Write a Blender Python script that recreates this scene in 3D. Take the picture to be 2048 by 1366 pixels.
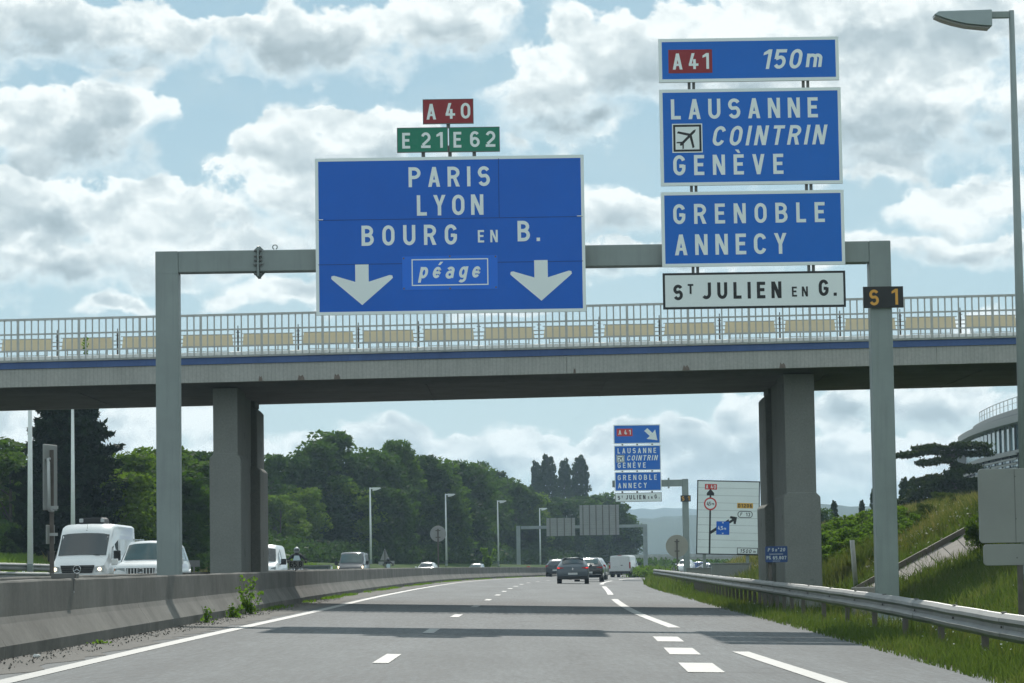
import bpy, bmesh, math, random
import numpy as np
from mathutils import Vector, Matrix
random.seed(7); np.random.seed(7)
for _o in list(bpy.data.objects): bpy.data.objects.remove(_o)
SC = bpy.context.scene
COL = SC.collection
R = math.radians
PI = math.pi
# ------------------------------------------------------------ camera
F = 5689.0                       # focal length in photo pixels (100 mm on 36 mm, 2048 px wide)
PITCH, ROLL, CAMZ = R(4.476), R(0.854), 1.05
_f = Vector((0, math.cos(PITCH), math.sin(PITCH)))
_r0 = Vector((1, 0, 0)); _u0 = Vector((0, -math.sin(PITCH), math.cos(PITCH)))
_r = math.cos(ROLL)*_r0 - math.sin(ROLL)*_u0
_u = math.sin(ROLL)*_r0 + math.cos(ROLL)*_u0
cam_d = bpy.data.cameras.new('camera'); cam = bpy.data.objects.new('camera', cam_d); COL.objects.link(cam)
cam_d.sensor_width = 36; cam_d.lens = F/2048*36; cam_d.clip_start = 0.1; cam_d.clip_end = 40000
m = Matrix.Identity(4)
for i in range(3):
    m[i][0] = _r[i]; m[i][1] = _u[i]; m[i][2] = -_f[i]
m[2][3] = CAMZ
cam.matrix_world = m
SC.camera = cam
SC.render.resolution_x, SC.render.resolution_y = 1024, 683
# ------------------------------------------------------------ light, exposure
SC.view_settings.view_transform = 'Standard'; SC.view_settings.look = 'None'
SC.view_settings.gamma = 1.0; SC.view_settings.use_curve_mapping = False
SC.view_settings.exposure = EXPO = 0.25
SC.render.engine = 'CYCLES'
SC.cycles.use_denoising = True; SC.cycles.use_adaptive_sampling = True; SC.cycles.adaptive_threshold = .015
SC.cycles.max_bounces = 6; SC.cycles.diffuse_bounces = 3; SC.cycles.glossy_bounces = 3
SC.cycles.transmission_bounces = 4; SC.cycles.transparent_max_bounces = 12; SC.cycles.volume_bounces = 1
SC.cycles.caustics_reflective = False; SC.cycles.caustics_refractive = False
SC.cycles.sample_clamp_indirect = 8
SUN_EL, SUN_AZ = R(35.4), R(0.3)          # sun nearly straight ahead, a little to the right
sd = bpy.data.lights.new('sun', 'SUN'); sun = bpy.data.objects.new('sun', sd); COL.objects.link(sun)
sd.energy = 2.7; sd.angle = R(0.5); sd.color = (1.0, 0.95, 0.87)
sdir = Vector((math.sin(SUN_AZ)*math.cos(SUN_EL), math.cos(SUN_AZ)*math.cos(SUN_EL), math.sin(SUN_EL)))
sun.rotation_euler = sdir.to_track_quat('Z', 'Y').to_euler()
sun.location = (0, 0, 60)

def ray(px, py):
    return _f*F + _r*(px-1024.0) + _u*(683.0-py)
def W(px, py, D):                # the point at forward distance D metres seen at a photo pixel
    d = ray(px, py); return Vector((0, 0, CAMZ)) + d*(D/d.y)
def G(px, py):                   # the point of the banked carriageway seen at a photo pixel
    d = ray(px, py); t = -CAMZ/(d.z+0.025*d.x); return Vector((0, 0, CAMZ)) + d*t

world = bpy.data.worlds.new('World'); SC.world = world; world.use_nodes = True
world.cycles.sampling_method = 'MANUAL'; world.cycles.sample_map_resolution = 512
wn, wl = world.node_tree.nodes, world.node_tree.links
wn.clear()
class NG:                        # small node-expression helper
    def __init__(s, nt): s.n, s.l = nt.nodes, nt.links
    def put(s, sock, v):
        if isinstance(v, bpy.types.NodeSocket): s.l.new(v, sock)
        elif v is not None: sock.default_value = v
    def m(s, op, a, b=None, c=None, clamp=False):
        n = s.n.new('ShaderNodeMath'); n.operation = op; n.use_clamp = clamp
        for i, v in enumerate((a, b, c)): s.put(n.inputs[i], v)
        return n.outputs[0]
    def v(s, op, a, b=None, out=0, c=None):
        n = s.n.new('ShaderNodeVectorMath'); n.operation = op
        s.put(n.inputs[0], a)
        if op == 'SCALE': s.put(n.inputs['Scale'], b)
        else: s.put(n.inputs[1], b)
        return n.outputs[out]
    def comb(s, x, y, z=0.0):
        n = s.n.new('ShaderNodeCombineXYZ')
        for i, q in enumerate((x, y, z)): s.put(n.inputs[i], q)
        return n.outputs[0]
    def sep(s, a):
        n = s.n.new('ShaderNodeSeparateXYZ'); s.put(n.inputs[0], a); return n.outputs
    def noise(s, vec, scale, detail=4, rough=.55, dist=0.0, out=0, lac=2.0):
        n = s.n.new('ShaderNodeTexNoise'); s.put(n.inputs['Vector'], vec); s.put(n.inputs['Scale'], scale)
        s.put(n.inputs['Detail'], detail); s.put(n.inputs['Roughness'], rough); s.put(n.inputs['Distortion'], dist)
        s.put(n.inputs['Lacunarity'], lac)
        return n.outputs[out]
    def vor(s, vec, scale, feature='F1', out=0, smooth=None):
        n = s.n.new('ShaderNodeTexVoronoi'); n.feature = feature; s.put(n.inputs['Vector'], vec); s.put(n.inputs['Scale'], scale)
        if smooth is not None: s.put(n.inputs['Smoothness'], smooth)
        return n.outputs[out]
    def rng(s, v, a, b, c=0.0, d=1.0, kind='LINEAR'):
        n = s.n.new('ShaderNodeMapRange'); n.interpolation_type = kind
        for i, q in enumerate((v, a, b, c, d)): s.put(n.inputs[i], q)
        return n.outputs[0]
    def mix(s, f, a, b, blend='MIX'):
        n = s.n.new('ShaderNodeMix'); n.data_type = 'RGBA'; n.blend_type = blend
        s.put(n.inputs[0], f); s.put(n.inputs[6], a); s.put(n.inputs[7], b); return n.outputs[2]
    def ramp(s, f, stops):
        n = s.n.new('ShaderNodeValToRGB'); s.put(n.inputs[0], f); e = n.color_ramp.elements
        while len(e) < len(stops): e.new(.5)
        for q, (p, c) in zip(e, stops): q.position = p; q.color = tuple(c)+(1,) if len(c) == 3 else c
        return n.outputs[0]
w = NG(world.node_tree)
sky = wn.new('ShaderNodeTexSky'); sky.sky_type = 'NISHITA'; sky.sun_disc = False
sky.sun_elevation = SUN_EL; sky.sun_rotation = SUN_AZ; sky.altitude = 450; sky.air_density = 1.0; sky.dust_density = 1.2; sky.ozone_density = 1.6
geo = wn.new('ShaderNodeTexCoord').outputs['Generated']
X, Y, Z = w.sep(geo)
az = w.m('MULTIPLY', w.m('ARCTAN2', X, Y), 56.89)          # one unit = 100 photo pixels of angle
el = w.m('MULTIPLY', w.m('ARCSINE', Z), 56.89)
P2 = w.comb(az, el, 0.0)
PX = w.comb(az, w.m('MULTIPLY', el, 1.3), 0.0)
def n2(vec, scale, detail, rough, dist=0.0, out=0):
    o = w.noise(vec, scale, detail, rough, dist, out); o.node.noise_dimensions = '2D'; return o
n1 = n2(PX, 0.42, 5, .55, 0, 1)
warp = w.v('SCALE', w.v('SUBTRACT', n1, (.5, .5, .5)), 1.15)
PW = w.v('ADD', P2, warp)
blobs = [  # cumulus banks where they stand in the sky: pixel x, y, half width, half height
 (640,85,330,78),(880,45,180,60),(90,50,330,70),(400,70,160,60),
 (1110,180,130,85),(1250,120,150,100),(1600,100,480,130),(1850,210,280,110),(1550,200,300,90),(1180,245,110,36),(1900,60,260,110),
 (110,270,210,66),(230,235,120,48),(30,250,100,66),(90,320,90,25),
 (70,410,140,62),(20,480,100,90),(310,390,90,50),(250,450,170,85),(400,430,220,75),(590,310,120,60),(740,285,180,50),(570,390,190,66),(130,530,250,48),(420,505,260,55),
 (780,430,330,95),(1250,430,150,40),(1180,510,260,36),
 (1900,430,120,54),(1970,390,80,40),(1960,505,150,36),(1760,500,150,26),(1500,470,150,60),(1750,330,120,40),
 (250,622,90,20),(560,600,120,26),(1000,600,120,20),(1960,640,80,22),
 (190,890,180,66),(400,860,110,60),(50,850,110,46),(430,935,130,46),(620,910,130,36),(780,875,66,40),(800,915,180,50),(1000,925,130,46),(1070,895,60,34),(1180,890,70,36),(1140,930,140,46),
 (1260,865,56,34),(1300,895,90,44),(1380,855,66,36),(1410,910,140,62),(1500,840,90,60),(1530,920,90,60),(1400,970,240,40),
 (1700,935,130,50),(1900,905,130,50),(1760,965,160,34),(1880,805,170,50),(1990,850,110,44),(1700,830,130,40)]
cur = None; sw = None; sv = None
for (bx, by, rx, ry) in blobs:
    d = ray(bx, by).normalized()
    a0, e0 = math.atan2(d.x, d.y)*56.89, math.asin(d.z)*56.89
    q = w.v('MULTIPLY', w.v('SUBTRACT', PW, (a0, e0, 0)), (100/rx, 100/ry, 0))
    L = w.v('LENGTH', q, out=1)
    if rx*ry > 5200:
     wt = w.m('POWER', w.m('MAXIMUM', w.m('SUBTRACT', 1.3, L), 0.0), 2.0)
     qy = w.m('MULTIPLY', w.sep(q)[1], wt)
     sw = wt if sw is None else w.m('ADD', sw, wt); sv = qy if sv is None else w.m('ADD', sv, qy)
    cur = L if cur is None else w.m('SMOOTH_MIN', cur, L, 0.3)
inside = w.m('SUBTRACT', 1.0, cur)
vert = w.m('DIVIDE', sv, w.m('MAXIMUM', sw, .02))
big = w.m('SUBTRACT', w.m('MULTIPLY', w.noise(w.v('MULTIPLY', geo, (1, 1, 2.2)), 3.0, 2, .5), 4.0), 1.85)
out1 = w.rng(w.m('ABSOLUTE', az), 10.5, 14.0); out2 = w.rng(el, 11.6, 14.0)
outside = w.m('MAXIMUM', out1, out2)
base = w.m('ADD', w.m('MULTIPLY', inside, w.m('SUBTRACT', 1.0, outside)), w.m('MULTIPLY', big, outside))
fa = n2(PX, 0.58, 11, .57, 0.1)
PB = w.v('ADD', PX, w.v('SCALE', warp, .6))
vv = w.vor(PB, 1.5, 'SMOOTH_F1', 0, .6); vv.node.voronoi_dimensions = '2D'
bil = n2(PB, 2.1, 6, .55)
nz = w.m('SUBTRACT', w.m('ADD', w.m('MULTIPLY', fa, 1.0), w.m('MULTIPLY', bil, .22)), w.m('MULTIPLY', vv, .20))
dens = w.m('ADD', base, w.m('MULTIPLY', w.m('SUBTRACT', nz, .425), 2.7))
core = w.rng(dens, .2, 1.25, 0, 1, 'SMOOTHSTEP')
patch = n2(w.v('ADD', PB, (7.3, 2.1, 0)), 0.34, 5, .5)
g1 = n2(PB, .8, 5, .5); g2 = n2(w.v('ADD', PB, (0.04, 0.25, 0)), .8, 5, .5)
relief = w.m('MULTIPLY', w.m('SUBTRACT', g1, g2), .9)
low = w.rng(vert, -.75, .55, 1.0, 0.0, 'SMOOTHSTEP')          # bases are grey, tops catch the light
mask = w.rng(dens, w.m('MULTIPLY', low, -.25), w.m('ADD', .30, w.m('MULTIPLY', low, .85)), 0, 1, 'SMOOTHSTEP')
dark = w.m('MULTIPLY', core, w.m('ADD', w.m('MULTIPLY', low, .38), w.rng(patch, .38, .62, -.05, .34)))
shade = w.m('ADD', w.m('SUBTRACT', .95, dark), relief, clamp=True)
ccol = w.ramp(shade, [(0.22, (.36, .45, .49)), (.5, (.48, .58, .62)), (0.76, (.69, .78, .80)), (0.95, (.98, 1.04, 1.03))])
hz = w.rng(el, 0.0, 11.0)
skyc = w.mix(hz, (.46, .66, .73, 1), (.29, .50, .62, 1))
nish = w.v('SCALE', sky.outputs[0], 0.10)
clear = w.mix(0.86, nish, skyc)
veil = w.m('MULTIPLY', w.rng(n2(PX, .5, 6, .6), .42, .75), .30)
clear = w.mix(veil, clear, (.56, .70, .74, 1))
full = w.mix(mask, clear, ccol)
bg = wn.new('ShaderNodeBackground'); bg.inputs['Strength'].default_value = 1.0
SKYK = 0.86
wl.new(w.v('SCALE', full, SKYK), bg.inputs['Color'])
wo = wn.new('ShaderNodeOutputWorld'); wl.new(bg.outputs[0], wo.inputs['Surface'])

# ------------------------------------------------------------ materials
MATS = {}
def mat(name, col, rough=.7, metal=0.0, var=.15, scale=3.0, bump=0.0, bscale=20.0, spec=.5, coat=0.0, streak=0.0, rand=0.0, sub=None, emit=None, estr=0.0):
    if name in MATS: return MATS[name]
    M = bpy.data.materials.new(name); M.use_nodes = True; nt = M.node_tree; g = NG(nt)
    b = nt.nodes['Principled BSDF']
    co = nt.nodes.new('ShaderNodeTexCoord').outputs['Object']
    c = (*col, 1)
    dk = tuple(x*(1-var) for x in col)+(1,); lt = tuple(min(1, x*(1+var)) for x in col)+(1,)
    n = g.noise(co, scale, 5, .6)
    cc = g.mix(g.rng(n, .3, .7), dk, lt)
    if streak:
        s = g.noise(g.v('MULTIPLY', co, (6, 6, .35)), 1.6, 4, .6)
        cc = g.mix(g.m('MULTIPLY', g.rng(s, .5, .75), streak), cc, tuple(x*.55 for x in col)+(1,))
    if rand:
        oi = nt.nodes.new('ShaderNodeObjectInfo').outputs['Random']
        cc = g.mix(1.0, cc, g.mix(oi, (1-rand,)*3+(1,), (1+rand,)*3+(1,)), 'MULTIPLY')
    g.put(b.inputs['Base Color'], cc)
    b.inputs['Roughness'].default_value = rough; b.inputs['Metallic'].default_value = metal
    b.inputs['Specular IOR Level'].default_value = spec
    b.inputs['Coat Weight'].default_value = coat
    if emit:
        b.inputs['Emission Color'].default_value = (*emit, 1); b.inputs['Emission Strength'].default_value = estr
    if bump:
        bn = nt.nodes.new('ShaderNodeBump'); bn.inputs['Strength'].default_value = bump; bn.inputs['Distance'].default_value = .02
        g.put(bn.inputs['Height'], g.noise(co, bscale, 5, .65)); nt.links.new(bn.outputs[0], b.inputs['Normal'])
    MATS[name] = M; return M

def asphalt(name, k=1.0, tracks=True):
    M = bpy.data.materials.new(name); M.use_nodes = True; nt = M.node_tree; g = NG(nt); b = nt.nodes['Principled BSDF']
    co = nt.nodes.new('ShaderNodeTexCoord').outputs['Object']
    fine = g.noise(co, 17, 4, .75); fine2 = g.vor(co, 55, 'F1')
    mid = g.noise(g.v('MULTIPLY', co, (1, .25, 1)), 1.1, 4, .6)
    lng = g.noise(g.v('MULTIPLY', co, (1, .03, 1)), 1.6, 3, .5)
    v = g.m('ADD', g.m('MULTIPLY', g.rng(fine, .32, .68, .25, 1.9), g.rng(mid, .3, .7, .9, 1.1)), g.m('MULTIPLY', g.m('SUBTRACT', lng, .5), .55))
    v = g.m('MULTIPLY', v, g.rng(fine2, .05, .5, 1.12, .9))
    gr = g.noise(g.v('MULTIPLY', co, (9, .55, 1)), 1.6, 5, .75); v = g.m('MULTIPLY', v, g.rng(gr, .3, .7, .72, 1.3))
    pt = g.noise(g.v('MULTIPLY', co, (.5, .07, 1)), 1.0, 3, .5); v = g.m('MULTIPLY', v, g.rng(pt, .35, .65, .86, 1.12))
    # joints and fine cracks sealed darker
    cr = g.vor(g.v('ADD', co, g.v('SCALE', g.noise(co, .8, 4, .6, out=1), 1.2)), .22, 'DISTANCE_TO_EDGE')
    v = g.m('MULTIPLY', v, g.rng(cr, .0, .006, .62, 1.0))
    col = g.v('SCALE', (.104*k, .112*k, .114*k), v)
    g.put(b.inputs['Base Color'], col)
    g.put(b.inputs['Roughness'], g.rng(fine, .3, .7, .72, .9)); b.inputs['Specular IOR Level'].default_value = .30; g.put(b.inputs['Specular Tint'], (.86, .95, 1, 1))
    bn = nt.nodes.new('ShaderNodeBump'); bn.inputs['Strength'].default_value = .5; bn.inputs['Distance'].default_value = .004
    g.put(bn.inputs['Height'], fine); nt.links.new(bn.outputs[0], b.inputs['Normal'])
    return M
def grassmat(name, a, b_, c_, trans=.35, blade=False):
    M = bpy.data.materials.new(name); M.use_nodes = True; nt = M.node_tree; g = NG(nt); b = nt.nodes['Principled BSDF']
    co = nt.nodes.new('ShaderNodeTexCoord').outputs['Object']
    n = g.noise(co, .35, 5, .6); n2 = g.noise(co, 6, 4, .7)
    c = g.ramp(g.m('ADD', g.m('MULTIPLY', n, .65), g.m('MULTIPLY', n2, .35)), [(.36, a), (.5, b_), (.64, c_)])
    g.put(b.inputs['Base Color'], c); b.inputs['Roughness'].default_value = .9; b.inputs['Specular IOR Level'].default_value = .03
    if trans:
        t = nt.nodes.new('ShaderNodeBsdfTranslucent'); g.put(t.inputs['Color'], g.mix(1.0, c, (1.25, 1.35, .6, 1), 'MULTIPLY'))
        mx = nt.nodes.new('ShaderNodeMixShader'); mx.inputs[0].default_value = trans
        nt.links.new(b.outputs[0], mx.inputs[1]); nt.links.new(t.outputs[0], mx.inputs[2]); nt.links.new(mx.outputs[0], nt.nodes['Material Output'].inputs['Surface'])
    return M
def leafmat(name, a, b_, trans=.45, rand=.25):
    M = bpy.data.materials.new(name); M.use_nodes = True; nt = M.node_tree; g = NG(nt); b = nt.nodes['Principled BSDF']
    co = nt.nodes.new('ShaderNodeTexCoord').outputs['Object']
    oi = nt.nodes.new('ShaderNodeObjectInfo').outputs['Random']
    n = g.noise(co, .9, 4, .65); n2 = g.noise(co, 7, 2, .6)
    c = g.mix(g.rng(g.m('ADD', g.m('MULTIPLY', n, .6), g.m('MULTIPLY', n2, .4)), .38, .62), (*a, 1), (*b_, 1))
    c = g.mix(1.0, c, g.mix(oi, (1-rand, 1-rand*.8, 1-rand*.5, 1), (1+rand*1.2, 1+rand, 1, 1)), 'MULTIPLY')
    g.put(b.inputs['Base Color'], c); b.inputs['Roughness'].default_value = .7; b.inputs['Specular IOR Level'].default_value = .08
    t = nt.nodes.new('ShaderNodeBsdfTranslucent'); g.put(t.inputs['Color'], g.mix(1.0, c, (1.5, 1.7, .6, 1), 'MULTIPLY'))
    mx = nt.nodes.new('ShaderNodeMixShader'); mx.inputs[0].default_value = trans
    nt.links.new(b.outputs[0], mx.inputs[1]); nt.links.new(t.outputs[0], mx.inputs[2]); nt.links.new(mx.outputs[0], nt.nodes['Material Output'].inputs['Surface'])
    return M

def concrete(name, col, stain=.5, streaks=.5, board=0.0, spots=0.0):
    M = bpy.data.materials.new(name); M.use_nodes = True; nt = M.node_tree; g = NG(nt); b = nt.nodes['Principled BSDF']
    co = nt.nodes.new('ShaderNodeTexCoord').outputs['Object']
    a = g.noise(co, .9, 6, .65); f = g.noise(co, 22, 4, .7)
    v = g.m('MULTIPLY', g.rng(a, .3, .7, 1-.22*stain, 1+.2*stain), g.rng(f, .3, .7, .88, 1.1))
    s = g.noise(g.v('MULTIPLY', co, (3, 3, .3)), 1.3, 6, .7)
    v = g.m('MULTIPLY', v, g.rng(s, .45, .75, 1, 1-.42*streaks))
    if board:
        wv = nt.nodes.new('ShaderNodeTexWave'); wv.wave_type = 'BANDS'; wv.bands_direction = 'X'; wv.inputs['Scale'].default_value = board
        wv.inputs['Distortion'].default_value = .4; g.put(wv.inputs['Vector'], co)
        v = g.m('MULTIPLY', v, g.rng(wv.outputs[1], .0, .18, .86, 1.0))
    if spots:
        sp = g.vor(g.v('ADD', co, g.v('SCALE', g.noise(co, 3, 3, .6, out=1), .5)), 1.3, 'F1')
        v = g.m('MULTIPLY', v, g.rng(sp, .10, .16, 1-spots, 1.0))
    g.put(b.inputs['Base Color'], g.v('SCALE', col, v)); b.inputs['Roughness'].default_value = .85; b.inputs['Specular IOR Level'].default_value = .3
    bn = nt.nodes.new('ShaderNodeBump'); bn.inputs['Strength'].default_value = .45; bn.inputs['Distance'].default_value = .01
    g.put(bn.inputs['Height'], g.m('ADD', f, g.m('MULTIPLY', a, 2))); nt.links.new(bn.outputs[0], b.inputs['Normal'])
    return M

mAsph = asphalt('asphalt_main', 1.0); mAsph2 = asphalt('asphalt_side', .9)
mShould = concrete('shoulder_grit', (.105, .105, .10), .8, .1)
mLine = mat('road_paint', (.27, .28, .27), .6, var=.22, scale=9, bump=.2)
mBarr = concrete('barrier_concrete', (.185, .178, .16), 1.5, .35)
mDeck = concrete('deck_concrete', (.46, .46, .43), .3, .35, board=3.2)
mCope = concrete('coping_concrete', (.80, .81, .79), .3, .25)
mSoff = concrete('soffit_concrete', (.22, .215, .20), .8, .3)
mPier = concrete('pier_concrete', (.26, .27, .25), .45, .12, spots=.3)
mBlueBand = mat('faded_blue_paint', (.075, .14, .33), .6, var=.12, scale=1.2, streak=.3)
mGalv = mat('galvanised_steel', (.47, .49, .48), .5, .35, var=.16, scale=2.0, streak=.2)
mGalvD = mat('weathered_steel_post', (.12, .108, .095), .85, .0, var=.25, scale=4)
mRail = mat('painted_rail_grey', (.52, .53, .51), .5, .1, var=.12, scale=4)
mGantry = mat('gantry_grey_green', (.28, .325, .315), .5, .1, var=.12, scale=.9, streak=.28)
mAlu = mat('aluminium_panel_back', (.31, .32, .305), .55, .25, var=.08, scale=1.0)
mAluD = mat('dark_bracket_metal', (.16, .16, .155), .6, .3)
mSignBlue = mat('sign_blue_film', (.001, .130, .62), .35, var=.05, scale=.8, spec=.4)
mSignBlue2 = mat('sign_blue_overlay', (.004, .17, .80), .35, var=.05, scale=.8)
mSignBlueR = mat('sign_blue_film_right', (.001, .155, .64), .35, var=.05, scale=.8, spec=.4)
mSignWhite = mat('sign_white_film', (.90, .97, .96), .4, var=.03, scale=.8)
mSignRed = mat('sign_red_film', (.30, .016, .022), .4, var=.04)
mSignRedB = mat('sign_bright_red_film', (.62, .03, .03), .4, var=.04)
mSignGreen = mat('sign_green_film', (.006, .22, .13), .4, var=.05)
mSignBlack = mat('sign_black_film', (.012, .014, .015), .4, var=.05)
mSignYell = mat('sign_yellow_film', (.75, .42, .05), .4, var=.05)
mSignPK = mat('pale_blue_plate', (.03, .075, .22), .5, var=.07)
mCream = mat('cream_sign_back', (.36, .34, .29), .6, var=.05, scale=2)
def transl(name, col, tr, a):
    M = bpy.data.materials.new(name); M.use_nodes = True; nt = M.node_tree; b = nt.nodes['Principled BSDF']; b.inputs['Base Color'].default_value = (*col, 1); b.inputs['Roughness'].default_value = .6
    t = nt.nodes.new('ShaderNodeBsdfTranslucent'); t.inputs['Color'].default_value = (*tr, 1); mx = nt.nodes.new('ShaderNodeMixShader'); mx.inputs[0].default_value = a
    nt.links.new(b.outputs[0], mx.inputs[1]); nt.links.new(t.outputs[0], mx.inputs[2]); nt.links.new(mx.outputs[0], nt.nodes['Material Output'].inputs['Surface']); return M
mPanel = transl('cream_translucent_panel', (.80, .75, .60), (.80, .74, .56), .42)
# ------------------------------------------------------------ mesh helpers
def finish(o, me, m, parent, smooth):
    if m is not None: me.materials.append(m)
    if smooth:
        me.polygons.foreach_set('use_smooth', [True]*len(me.polygons))
    COL.objects.link(o)
    if parent is not None: o.parent = parent
class MB:
    def __init__(s): s.v = []; s.f = []
    def add(s, vs, fs):
        k = len(s.v); s.v += [tuple(p) for p in vs]; s.f += [tuple(i+k for i in q) for q in fs]; return s
    def box(s, x0, x1, y0, y1, z0, z1, M=None):
        vs = [Vector((x, y, z)) for z in (z0, z1) for y in (y0, y1) for x in (x0, x1)]
        if M is not None: vs = [M @ p for p in vs]
        return s.add(vs, [(0, 2, 3, 1), (4, 5, 7, 6), (0, 1, 5, 4), (2, 6, 7, 3), (0, 4, 6, 2), (1, 3, 7, 5)])
    def cyl(s, p0, p1, r0, r1=None, n=10, cap=True):
        p0, p1 = Vector(p0), Vector(p1); r1 = r0 if r1 is None else r1
        ax = (p1-p0).normalized(); a = ax.orthogonal().normalized(); b = ax.cross(a)
        vs = []
        for p, r in ((p0, r0), (p1, r1)):
            for i in range(n):
                t = 2*PI*i/n; vs.append(p+(a*math.cos(t)+b*math.sin(t))*r)
        fs = [(i, (i+1) % n, n+(i+1) % n, n+i) for i in range(n)]
        if cap: fs += [tuple(range(n))[::-1], tuple(range(n, 2*n))]
        return s.add(vs, fs)
    def tube(s, pts, r, n=8):
        pts = [Vector(p) for p in pts]
        rr = r if isinstance(r, (list, tuple)) else [r]*len(pts)
        rings = []; a = None
        for i, p in enumerate(pts):
            d = (pts[min(i+1, len(pts)-1)]-pts[max(i-1, 0)]).normalized()
            a = d.orthogonal().normalized() if a is None else (a-d*a.dot(d)).normalized()
            b = d.cross(a)
            rings.append([p+(a*math.cos(2*PI*k/n)+b*math.sin(2*PI*k/n))*rr[i] for k in range(n)])
        return s.loft(rings, True, True)
    def loft(s, rings, closed=True, caps=False):
        n = len(rings[0]); vs = [p for q in rings for p in q]; fs = []
        for j in range(len(rings)-1):
            for i in range(n if closed else n-1):
                k = (i+1) % n
                fs.append((j*n+i, j*n+k, (j+1)*n+k, (j+1)*n+i))
        if caps: fs += [tuple(range(n))[::-1], tuple(range((len(rings)-1)*n, len(rings)*n))]
        return s.add(vs, fs)
    def prism_y(s, poly, y0, y1):      # polygon in x,z extruded along y
        n = len(poly)
        return s.loft([[(x, y0, z) for x, z in poly], [(x, y1, z) for x, z in poly]], True, True)
    def prism_x(s, poly, x0, x1):      # polygon in y,z extruded along x
        return s.loft([[(x0, y, z) for y, z in poly], [(x1, y, z) for y, z in poly]], True, True)
    def flat(s, poly, y):              # polygon in x,z facing -y at depth y
        n = len(poly); return s.add([(x, y, z) for x, z in poly], [tuple(range(n))])
    def disc(s, cx, cz, y, r0, r1, n=28, a0=0, a1=2*PI):
        vs = []; 
        for i in range(n+1):
            t = a0+(a1-a0)*i/n
            vs += [(cx+r0*math.cos(t), y, cz+r0*math.sin(t)), (cx+r1*math.cos(t), y, cz+r1*math.sin(t))]
        return s.add(vs, [(2*i, 2*i+1, 2*i+3, 2*i+2) for i in range(n)])
    def mesh(s, name):
        me = bpy.data.meshes.new(name); me.from_pydata(s.v, [], s.f); me.validate(); 
        bm = bmesh.new(); bm.from_mesh(me); bmesh.ops.recalc_face_normals(bm, faces=bm.faces); bm.to_mesh(me); bm.free()
        return me
    def build(s, name, m, parent=None, smooth=False, bevel=0.0, label=None, loc=None, seg=1):
        me = s.mesh(name)
        if bevel:
            bm = bmesh.new(); bm.from_mesh(me)
            bmesh.ops.bevel(bm, geom=[e for e in bm.edges if e.is_manifold and e.calc_face_angle(0) > .5], offset=bevel, segments=seg, affect='EDGES', clamp_overlap=True)
            bm.to_mesh(me); bm.free()
        o = bpy.data.objects.new(name, me); finish(o, me, m, parent, smooth)
        if label: o['label'] = label
        if loc is not None: o.location = loc
        return o
def np_mesh(name, verts, faces, m, parent=None):       # many loose triangles or quads, fast
    me = bpy.data.meshes.new(name); verts = np.asarray(verts, dtype=np.float32); faces = np.asarray(faces, dtype=np.int32)
    k = faces.shape[1]
    me.vertices.add(len(verts)); me.vertices.foreach_set('co', verts.ravel())
    me.loops.add(faces.size); me.loops.foreach_set('vertex_index', faces.ravel())
    me.polygons.add(len(faces)); me.polygons.foreach_set('loop_start', np.arange(0, faces.size, k, dtype=np.int32))
    me.update(calc_edges=True)
    o = bpy.data.objects.new(name, me); finish(o, me, m, parent, False); return o
def tag(o, label=None, cat=None, group=None, kind=None):
    if label: o['label'] = label
    if cat: o['category'] = cat
    if group: o['group'] = group
    if kind: o['kind'] = kind
    return o
def thing(name, loc=(0, 0, 0), label=None, cat=None, group=None, rz=0.0):
    o = bpy.data.objects.new(name, None); COL.objects.link(o); o.location = loc; o.rotation_euler = (0, 0, rz)
    o.empty_display_size = .3
    return tag(o, label, cat, group)
def share(src, name, parent, loc=(0, 0, 0), rot=None, scale=None):       # another piece with the same mesh data
    o = bpy.data.objects.new(name, src.data)
    if 'kind' in src: o['kind'] = src['kind']
    COL.objects.link(o); o.parent = parent; o.location = loc
    if rot: o.rotation_euler = rot
    if scale: o.scale = scale
    return o
def copy_tree(o, parent=None):
    c = o.copy(); COL.objects.link(c)
    if parent is not None: c.parent = parent
    for ch in list(o.children): copy_tree(ch, c)
    return c

# ------------------------------------------------------------ the lie of the land
def spline(pts):
    xs = np.array([p[0] for p in pts], float); ys = np.array([p[1] for p in pts], float)
    sl = np.gradient(ys, xs)
    def f(t):
        t = min(max(t, xs[0]-400), xs[-1]+3000)
        if t <= xs[0]: return ys[0]+sl[0]*(t-xs[0])
        if t >= xs[-1]: return ys[-1]+sl[-1]*(t-xs[-1])
        i = int(np.searchsorted(xs, t)-1); h = xs[i+1]-xs[i]; u = (t-xs[i])/h
        return ((2*u**3-3*u*u+1)*ys[i]+(u**3-2*u*u+u)*h*sl[i]+(-2*u**3+3*u*u)*ys[i+1]+(u**3-u*u)*h*sl[i+1])
    return f
XB = spline([(-30, -5.35), (0, -5.35), (30, -5.35), (60, -5.45), (77, -5.5), (110, -5.25), (140, -4.7), (162, -4.1), (200, -2.0), (240, 1.4), (290, 8.0), (325, 14), (400, 29), (500, 52)])   # foot of the left barrier
XGr = spline([(-30, 4.3), (0, 4.4), (24, 4.6), (30, 4.75), (43, 5.0), (66, 5.3), (90, 5.75), (115, 6.2), (180, 8.6), (240, 14.4), (290, 21), (325, 27), (400, 42), (500, 65)])   # asphalt edge on the right
XR = spline([(-30, 4.9), (0, 5.0), (20, 5.2), (30, 5.4), (44, 5.75), (66, 6.0), (90, 6.5), (115, 7.05), (180, 8.75)])      # guardrail
ZR = spline([(-30, .40), (0, .40), (20, .40), (30, .42), (44, .49), (66, .56), (90, .58), (115, .60), (180, .61)])         # its top
def zL(y): return -.025*XB(y)+.04
def smooth(a, b, t):
    t = min(max((t-a)/(b-a), 0), 1); return t*t*(3-2*t)
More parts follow.
